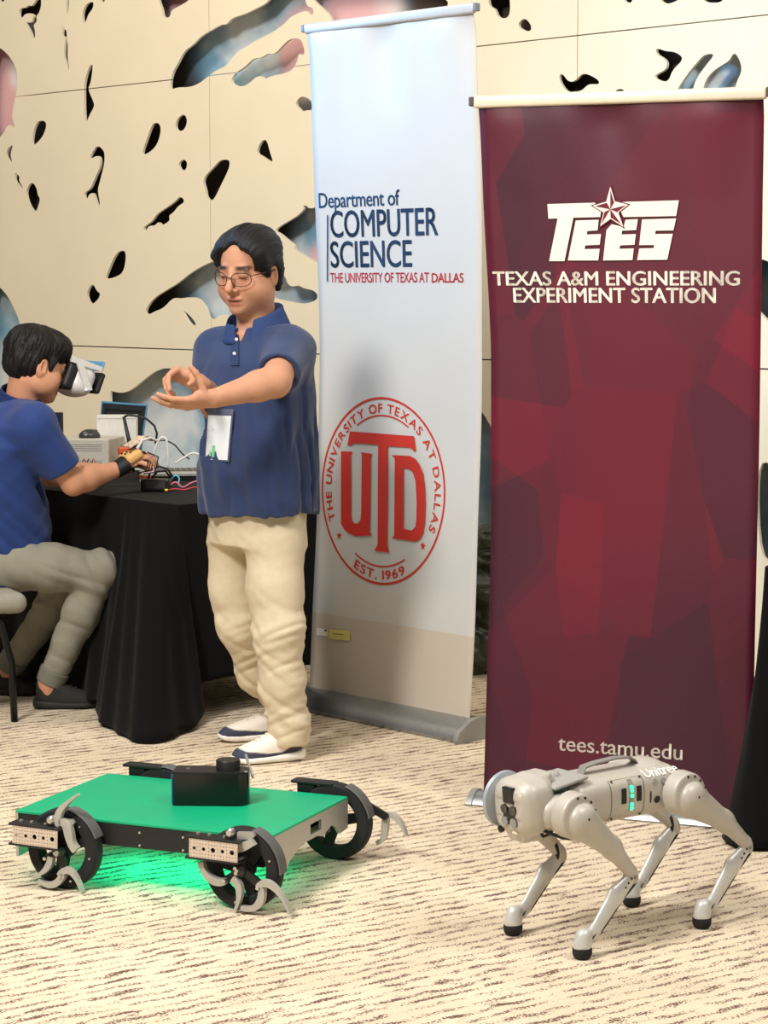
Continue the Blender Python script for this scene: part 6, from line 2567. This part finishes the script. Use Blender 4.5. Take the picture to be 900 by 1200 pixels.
        mb.build('side_arm', wht, vr)
    mb = MB()
    mb.box((0, 0.048, 0.070), (0.17, 0.008, 0.036), Mv, bevel=0.003)
    mb.build('hinge_bar', mat('headset_blue_grey', (96, 150, 190), 0.4), vr)
    mb = MB()
    p = vc + Rv @ A3((-0.094, 0.01, -0.03)) - o
    mb.cyl(tuple(p), tuple(p + Rv @ A3((-0.004, 0, 0))), 0.0035, n=10)
    mb.build('status_led', mat('led_lilac', (180, 190, 255), 0.4, emit=(170, 180, 255), estr=4.0), vr)

    # ---------------- haptic glove on the right hand
    gv = thing('haptic_glove', 'wired glove with black wrist strap and bare circuit boards on seated person\'s hand', 'glove', tuple(wrR))
    og = A3(gv.location)
    d = dR
    n_ = unit(A3((-0.25, -0.2, 1.0)) - d * (A3((-0.25, -0.2, 1.0)) @ d))
    t_ = np.cross(d, n_)
    Mg = Matrix([[d[0], t_[0], n_[0], 0], [d[1], t_[1], n_[1], 0], [d[2], t_[2], n_[2], 0], [0, 0, 0, 1]])
    s = SDF()
    s.cap(wrR - d * 0.012, wrR + d * 0.030, 0.034, 0.038, k=0.005, sq=(n_, 0.86))
    s.half(wrR + d * 0.034, d, 0.003)
    s.half(wrR - d * 0.020, -d, 0.003)
    sdf_obj('wrist_strap', s, 0.004, tuple(wrR - 0.09), tuple(wrR + 0.09), blk, gv, origin=og)
    s = SDF()
    s.box(wrR + d * 0.062 + n_ * 0.014, (0.040, 0.034, 0.018), 0.014, np.stack([t_, d, n_], 1), k=0.01)
    sdf_obj('glove_back', s, 0.004, tuple(wrR - 0.12), tuple(wrR + 0.14), mat('glove_tan', (226, 176, 110), 0.7), gv, origin=og)
    for i in range(4):
        mb = MB()
        mb.cyl((0.045 + 0.014 * (i % 2), -0.02 + 0.013 * i, 0.030), (0.045 + 0.014 * (i % 2), -0.02 + 0.013 * i, 0.036), 0.004, n=10, M=Mg)
        mb.build('rivet', blk, gv)
    for i, y in enumerate((-0.026, -0.009, 0.009, 0.026)):
        mb = MB()
        mb.tube([(0.085, y, 0.034), (0.115, y, 0.050), (0.150, y, 0.042), (0.172, y, 0.018)], [0.006, 0.006, 0.005, 0.005], 6, Mg)
        mb.build('finger_link', (wht, mat('copper_pink', (196, 130, 110), 0.4, 0.4), blk, wht)[i], gv)
    mb = MB()
    mb.box((0.10, 0.0, 0.052), (0.075, 0.05, 0.008), Mg, bevel=0.002)
    mb.build('circuit_board', mat('board_cream', (214, 190, 166), 0.5, var=0.5, vscale=160), gv)
    for k in range(5):
        mb = MB()
        y = -0.02 + 0.01 * k
        mb.tube([(0.12, y, 0.0), (0.14 + 0.004 * k, y - 0.01, -0.04), (0.11, y * 1.5, -0.075), (0.07, y, -0.06)], 0.0028, 6, Mg)
        mb.build('wire', (blk, blk, mat('wire_red', (170, 40, 30), 0.5), wht, blk)[k], gv, smooth=True)


def build_chair():
    fd = unit((0.90, 0.43, 0))
    ld = A3((-fd[1], fd[0], 0))
    FR = G(22, 845)
    ctr = FR + ld * 0.21 - fd * 0.225
    root = thing('banquet_chair', 'grey padded banquet chair with black tube legs under the seated person', 'chair', (ctr[0], ctr[1], 0), math.atan2(fd[1], fd[0]))
    pad = mat('chair_fabric', (150, 146, 132), 0.9, bump=0.5, bscale=260)
    blk = mat('chair_tube_black', (20, 20, 22), 0.35, 0.4)
    s = SDF()
    s.box((0.03, 0, 0.405), (0.235, 0.225, 0.036), 0.034, np.eye(3), k=0.01)
    sdf_obj('seat', s, 0.007, (-0.25, -0.28, 0.36), (0.32, 0.28, 0.5), pad, root)
    s = SDF()
    s.box((-0.27, 0, 0.72), (0.026, 0.21, 0.20), 0.025, frame((1, 0, 0.12)), k=0.01)
    sdf_obj('backrest', s, 0.008, (-0.36, -0.28, 0.46), (-0.15, 0.28, 0.97), pad, root)
    for sy in (-1, 1):
        mb = MB()
        mb.tube([(0.21, sy * 0.21, 0.0), (0.205, sy * 0.205, 0.2), (0.17, sy * 0.20, 0.345), (0.12, sy * 0.19, 0.365)], 0.0125, 12)
        mb.build('leg', blk, root, smooth=True)
        mb = MB()
        mb.tube([(-0.28, sy * 0.21, 0.0), (-0.22, sy * 0.20, 0.40), (-0.25, sy * 0.20, 0.6), (-0.30, sy * 0.19, 0.9)], 0.0125, 12)
        mb.build('leg', blk, root, smooth=True)
        mb = MB()
        mb.tube([(0.19, sy * 0.20, 0.36), (-0.22, sy * 0.20, 0.36)], 0.011, 10)
        mb.build('seat_rail', blk, root, smooth=True)


build_student()
build_chair()
# ================================================================== things on the work table
ZT = TH + 0.006
TANG = math.atan2(TW_E[1], TW_E[0])


def on_table(px, py):
    P = G(px, py, ZT)
    return P


def table_items():
    beige = mat('case_beige', (184, 180, 168), 0.5)
    blk = mat('item_black', (20, 20, 22), 0.45)
    # bench power supply
    P = on_table(116, 553)
    ang = math.radians(-12)
    r = thing('power_supply', 'beige metal bench power supply box with vent rows on black table', 'power supply', (P[0] - 0.02, P[1] + 0.10, ZT), ang)
    W, Dp, H = 0.21, 0.20, 0.125
    mb = MB()
    mb.box((-0.02, 0, H / 2 + 0.006), (W, Dp, H), bevel=0.005)
    body = mb.build('case', beige, r)
    vm = mat('vent_dark', (104, 100, 92), 0.7)
    for row, z in enumerate((0.108, 0.100, 0.092, 0.084, 0.044, 0.036)):
        for k in range(17):
            mb = MB()
            mb.box((-0.085 + k * 0.0085, -Dp / 2 - 0.0004, z), (0.0055, 0.0012, 0.0028))
            mb.build('vent_slot', vm, body)
    for sx in (-1, 1):
        for sy in (-1, 1):
            mb = MB()
            mb.cyl((sx * 0.07 - 0.02, sy * 0.07, 0), (sx * 0.07 - 0.02, sy * 0.07, 0.007), 0.009, n=10)
            mb.build('rubber_foot', blk, r)
    # wire loop standing in front
    R0 = A3((P[0] - 0.02, P[1] + 0.10, ZT))
    t = thing('test_leads', 'pair of thin red test leads in front of the beige power supply', 'cable', tuple(on_table(101, 556)))
    for k in range(3):
        mb = MB()
        x = -0.02 + 0.018 * k
        mb.tube([(x - 0.02, 0, 0.004), (x, 0.0, 0.03), (x + 0.012, 0.005, 0.062), (x + 0.02, 0, 0.05), (x + 0.016, -0.01, 0.02), (x + 0.03, -0.012, 0.004)], 0.0022, 6)
        mb.build('lead', (mat('wire_red', (170, 40, 30), 0.5), mat('wire_grey', (120, 112, 104), 0.5), mat('wire_red', (170, 40, 30), 0.5))[k], t, smooth=True)
    # computer mouse on top of it
    zt = ZT + H + 0.006
    Mo = D(105, 511, P[1] + 0.06)
    t = thing('computer_mouse', 'black computer mouse resting on the beige power supply', 'mouse', (Mo[0], Mo[1], zt), 0.4)
    s = SDF()
    s.ell((0, 0, 0.006), (0.044, 0.030, 0.030), np.eye(3), 0.004)
    s.half((0, 0, 0.001), (0, 0, -1), 0.001)
    sdf_obj('shell', s, 0.003, (-0.06, -0.05, -0.01), (0.06, 0.05, 0.05), mat('mouse_dark', (52, 52, 56), 0.3), t)
    mb = MB()
    mb.tube([(0.018, 0.0, 0.030), (0.026, 0.0, 0.029), (0.032, 0.0, 0.026)], 0.004, 8)
    mb.build('wheel', blk, t)
    # white carton and an open frame leaning behind it
    Y = P[1] + 0.22
    a, b, c, d_ = D(113, 487, Y), D(160, 489, Y), D(157, 550, Y), D(112, 548, Y)
    t = thing('white_box', 'plain white carton standing behind the wired glove', 'box', (float((a[0] + b[0]) / 2), float(Y), ZT), 0.05)
    wd, hh = float(b[0] - a[0]), float(a[2] - ZT)
    mb = MB()
    mb.box((0, 0.04, hh / 2), (wd, 0.08, hh), bevel=0.003)
    mb.build('carton', mat('carton_white', (220, 218, 212), 0.7, var=0.06, vscale=90), t)
    mb = MB()
    mb.box((0, -0.001, hh - 0.012), (wd * 0.96, 0.001, 0.0012))
    mb.build('flap_seam', mat('carton_seam', (160, 156, 148), 0.7), t)
    Y2 = Y + 0.25
    q = [D(119, 471, Y2), D(173, 475, Y2), D(163, 548, Y2), D(112, 548, Y2)]
    cen = sum(q) / 4
    t = thing('laptop', 'open laptop with dark bezel standing behind white carton', 'laptop', (cen[0], cen[1], ZT))
    cz = A3((cen[0], cen[1], ZT))

    def quad_ring(pts, w, th, nm, m, par):
        pts = [A3(p) - cz for p in pts]
        ce = sum(pts) / 4
        inn = [p + (ce - p) * w for p in pts]
        off = A3((0.0, th, 0))
        mb = MB()
        V = pts + inn + [p + off for p in pts] + [p + off for p in inn]
        F = []
        for k in range(4):
            k2 = (k + 1) % 4
            F += [(k, k2, 4 + k2, 4 + k), (8 + k, 12 + k, 12 + k2, 8 + k2), (k, 8 + k, 8 + k2, k2), (4 + k, 4 + k2, 12 + k2, 12 + k)]
        mb.add([tuple(v) for v in V], F)
        return mb.build(nm, m, par)
    bz = quad_ring(q, 0.20, 0.012, 'bezel', mat('bezel_dark', (26, 30, 36), 0.35), t)
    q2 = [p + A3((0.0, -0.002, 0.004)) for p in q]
    quad_ring(q2, 0.055, 0.004, 'bezel_painted_sheen', mat('painted_blue_sheen', (92, 160, 205), 0.35, 0.3), t)  # blue wash light caught by the dark bezel rim, painted as a coloured ring
    mb = MB()
    pts = [A3(p) - cz + A3((0, 0.010, 0)) for p in q]
    ce = sum(pts) / 4
    inn = [p + (ce - p) * 0.19 for p in pts]
    mb.add([tuple(p) for p in inn], [(0, 1, 2, 3)])
    mb.build('screen', mat('screen_grey', (40, 46, 50), 0.2), t)
    mb = MB()
    mb.box((0.0, -0.06, 0.008), (0.16, 0.14, 0.014), bevel=0.003)
    mb.build('keyboard_base', blk, t)
    # slim laptop seen past the seated person
    Y3 = P[1] + 0.16
    e = [D(52, 483, Y3), D(75, 483.5, Y3), D(73, 512, Y3), D(50, 512, Y3)]
    cen = sum(e) / 4
    t = thing('laptop', 'black laptop with lid up between seated person and beige power supply', 'laptop', (cen[0], cen[1], ZT))
    mb = MB()
    mb.box((-0.10, 0, (e[0][2] - ZT) / 2), (0.28, 0.008, e[0][2] - ZT), bevel=0.002)
    mb.build('lid', blk, t)
    mb = MB()
    mb.box((-0.10, -0.005, (e[0][2] - ZT) / 2 + 0.004), (0.255, 0.002, e[0][2] - ZT - 0.03))
    mb.build('screen', mat('screen_dark_blue', (30, 44, 66), 0.2), t)
    mb = MB()
    mb.box((-0.10, -0.11, 0.009), (0.28, 0.20, 0.016), bevel=0.004)
    mb.build('keyboard_base', blk, t)
    # big laptop at the end of the table
    B = on_table(214, 563)
    la = math.radians(8)
    t = thing('laptop', 'grey laptop with lit blue screen behind the standing person', 'laptop', (B[0], B[1], ZT), la)
    silver = mat('laptop_silver', (168, 166, 160), 0.4, 0.3)
    mb = MB()
    mb.box((0, 0.12, 0.022), (0.30, 0.22, 0.016), bevel=0.004)
    kb = mb.build('keyboard_base', silver, t)
    mb = MB()
    mb.box((0, 0.12, 0.006), (0.28, 0.2, 0.012), bevel=0.002)
    mb.build('cooling_pad', blk, t)
    km = mat('key_dark', (86, 84, 80), 0.5)
    for i in range(12):
        for j in range(5):
            mb = MB()
            mb.box((-0.125 + i * 0.0226, 0.075 + j * 0.024, 0.0315), (0.0185, 0.019, 0.003))
            mb.build('key', km, kb)
    mb = MB()
    lid = Matrix.Translation((0.165, 0.13, 0.03)) @ Matrix.Rotation(math.radians(8), 4, 'Y')
    mb.box((0, 0, 0.115), (0.010, 0.26, 0.22), lid, bevel=0.003)
    ld = mb.build('lid', mat('lid_dark', (28, 34, 52), 0.4), t)
    mb = MB()
    mb.box((-0.006, 0, 0.115), (0.002, 0.235, 0.19), lid)
    mb.build('screen', mat('screen_blue', (90, 170, 225), 0.3, emit=(70, 150, 215), estr=0.8), ld)
    # black power adapter
    A = on_table(181, 576)
    t = thing('power_adapter', 'black rectangular power adapter at the front of the work table', 'adapter', (A[0], A[1], ZT), math.radians(-8))
    mb = MB()
    mb.box((0, 0.03, 0.022), (0.105, 0.055, 0.044), bevel=0.005)
    ad = mb.build('housing', mat('adapter_black', (26, 26, 27), 0.4), t)
    mb = MB()
    mb.box((0.004, 0.0015, 0.024), (0.07, 0.002, 0.026))
    mb.build('rating_plate', mat('adapter_plate', (62, 62, 60), 0.5), ad)
    mb = MB()
    mb.box((0.044, -0.001, 0.006), (0.012, 0.008, 0.008), bevel=0.002)
    mb.build('warning_tab', mat('tab_yellow', (226, 200, 40), 0.5), t)
    mb = MB()
    mb.tube([(-0.03, 0.03, 0.044), (-0.02, 0.03, 0.075), (0.01, 0.035, 0.088), (0.04, 0.04, 0.078), (0.055, 0.05, 0.05)], 0.004, 8)
    mb.tube([(-0.02, 0.04, 0.044), (0.0, 0.045, 0.068), (0.03, 0.05, 0.07), (0.05, 0.06, 0.04)], 0.004, 8)
    mb.build('cord', blk, t, smooth=True)
    # antenna with arched lead
    An = D(152, 520, P[1] + 0.02)
    t = thing('antenna', 'black stick antenna with an arching lead beside the wired glove', 'antenna', (An[0], An[1], ZT))
    o = A3(t.location)
    Ya = An[1]
    mb = MB()
    mb.tube([(0.01, 0, 0.0), tuple(D(152, 520, Ya) - o), tuple(D(145, 488, Ya) - o)], [0.010, 0.009, 0.006], 10)
    mb.build('stick', blk, t, smooth=True)
    mb = MB()
    mb.tube([tuple(D(x, y, Ya) - o) for x, y in ((145, 489), (150, 486.5), (160, 487.5), (172, 491), (181, 499), (184, 508), (182, 520))], 0.0045, 8)
    mb.build('lead', blk, t, smooth=True)
    # loose cables
    def cable(label, pts, rad, m, Y):
        P3 = [D(x, y, Y) for x, y in pts]
        P3 = [A3((p[0], p[1], max(p[2], ZT + rad))) for p in P3]
        C = catmull(P3, 28)
        b = C[0].copy()
        mb = MB()
        mb.tube([tuple(p - b) for p in C], rad, 8)
        ob = mb.build('cable', m, None, smooth=True, loc=tuple(b))
        tag(ob, label, 'cable')
    wc = mat('cable_white', (226, 226, 224), 0.45)
    cable('white cable looping up behind the wired glove', [(176, 545), (184, 520), (191, 512), (196, 520), (197, 548)], 0.0045, wc, P[1] - 0.10)
    cable('thin black cable running from the antenna towards the laptop keyboard', [(182, 518), (192, 516), (204, 521), (214, 532), (222, 538)], 0.003, blk, P[1] + 0.02)
    cable('white cable lying across the laptop keyboard', [(205, 543), (216, 536), (226, 531), (236, 534), (246, 540)], 0.004, wc, B[1] + 0.05)
    pk = mat('cable_pink', (206, 110, 130), 0.5)
    cable('pink wire on the table beside the power adapter', [(196, 571), (206, 565), (214, 571), (224, 566), (236, 562)], 0.003, pk, A[1] + 0.02)
    cable('red wire on the table beside the power adapter', [(194, 575), (205, 573), (216, 574), (228, 571), (240, 572)], 0.003, mat('cable_red', (176, 40, 56), 0.5), A[1] + 0.0)
    cable('light blue wire curling beside the power adapter', [(200, 562), (206, 557), (210, 561), (209, 568), (214, 572)], 0.003, mat('cable_blue', (120, 190, 220), 0.5), A[1] + 0.05)
    # orange component block
    O = on_table(143, 556)
    t = thing('connector_block', 'orange plastic connector block behind the wired glove', 'connector', (O[0], O[1] + 0.1, ZT), 0.3)
    mb = MB()
    mb.box((0, 0, 0.05), (0.05, 0.04, 0.10), bevel=0.006)
    mb.build('housing', mat('connector_orange', (214, 84, 44), 0.5), t)
    for k in range(3):
        mb = MB()
        mb.cyl((-0.014 + 0.014 * k, 0, 0.1), (-0.014 + 0.014 * k, 0, 0.112), 0.004, n=10)
        mb.build('terminal', mat('terminal_metal', (190, 180, 160), 0.3, 0.8), t)
    # actuator standing by the glove
    O = on_table(176, 566)
    t = thing('actuator', 'small white and black actuator with copper coil beside power adapter', 'actuator', (O[0] - 0.02, O[1] + 0.06, ZT), 0.2)
    mb = MB()
    mb.lathe([(0.026, 0), (0.026, 0.04), (0.020, 0.05), (0.020, 0.075), (0.0, 0.078)], 20)
    mb.build('housing', mat('actuator_white', (214, 210, 204), 0.4), t, angle=40)
    mb = MB()
    mb.lathe([(0.0275, 0.012), (0.0275, 0.026)], 20)
    mb.build('coil', mat('coil_copper', (176, 96, 62), 0.4, 0.6), t, angle=40)
    mb = MB()
    mb.lathe([(0.012, 0.076), (0.012, 0.098), (0.0, 0.10)], 16)
    mb.build('shaft', blk, t, angle=40)


def jacket():
    c = D(566, 700, 8.42)
    base = A3((c[0], c[1], 0))
    root = thing('winter_jacket', 'dark olive padded jacket heaped on the carpet between the two banners', 'jacket', tuple(base))
    s = SDF()
    rows = [(0.00, 0.10, 0.16, 0.12, 0.10), (-0.03, 0.0, 0.10, 0.14, 0.11), (0.05, 0.02, 0.22, 0.12, 0.10), (-0.02, 0.0, 0.34, 0.125, 0.10), (0.06, 0.0, 0.42, 0.10, 0.09), (-0.03, 0.01, 0.47, 0.09, 0.075), (0.02, 0.0, 0.52, 0.085, 0.06)]
    for x, y, z, a, b in rows:
        s.ell(base + A3((x, y, z)), (a, 0.11, b), np.eye(3), 0.012)
    s.half((0, 0, 0.004), (0, 0, -1), 0.002)

    def f(P, d):
        n = vnoise(P * A3((18, 18, 34)), 71)
        return d + 0.012 * (1 - 2 * np.abs(n)) * (np.abs(d) < 0.05)
    s.post = f
    sdf_obj('padding', s, 0.006, tuple(base + A3((-0.2, -0.22, -0.02))), tuple(base + A3((0.25, 0.26, 0.62))), mat('jacket_olive', (46, 50, 34), 0.45, sheen=0.1), root, origin=base)
    s = SDF()
    s.chain([base + A3((-0.09, -0.09, 0.44)), base + A3((-0.10, -0.12, 0.30)), base + A3((-0.07, -0.12, 0.14))], [0.045, 0.05, 0.04], k=0.02)
    s.post = f
    sdf_obj('sleeve', s, 0.006, tuple(base + A3((-0.22, -0.24, 0.0))), tuple(base + A3((0.05, 0.05, 0.55))), mat('jacket_olive', (46, 50, 34), 0.45), root, origin=base)


table_items()
jacket()
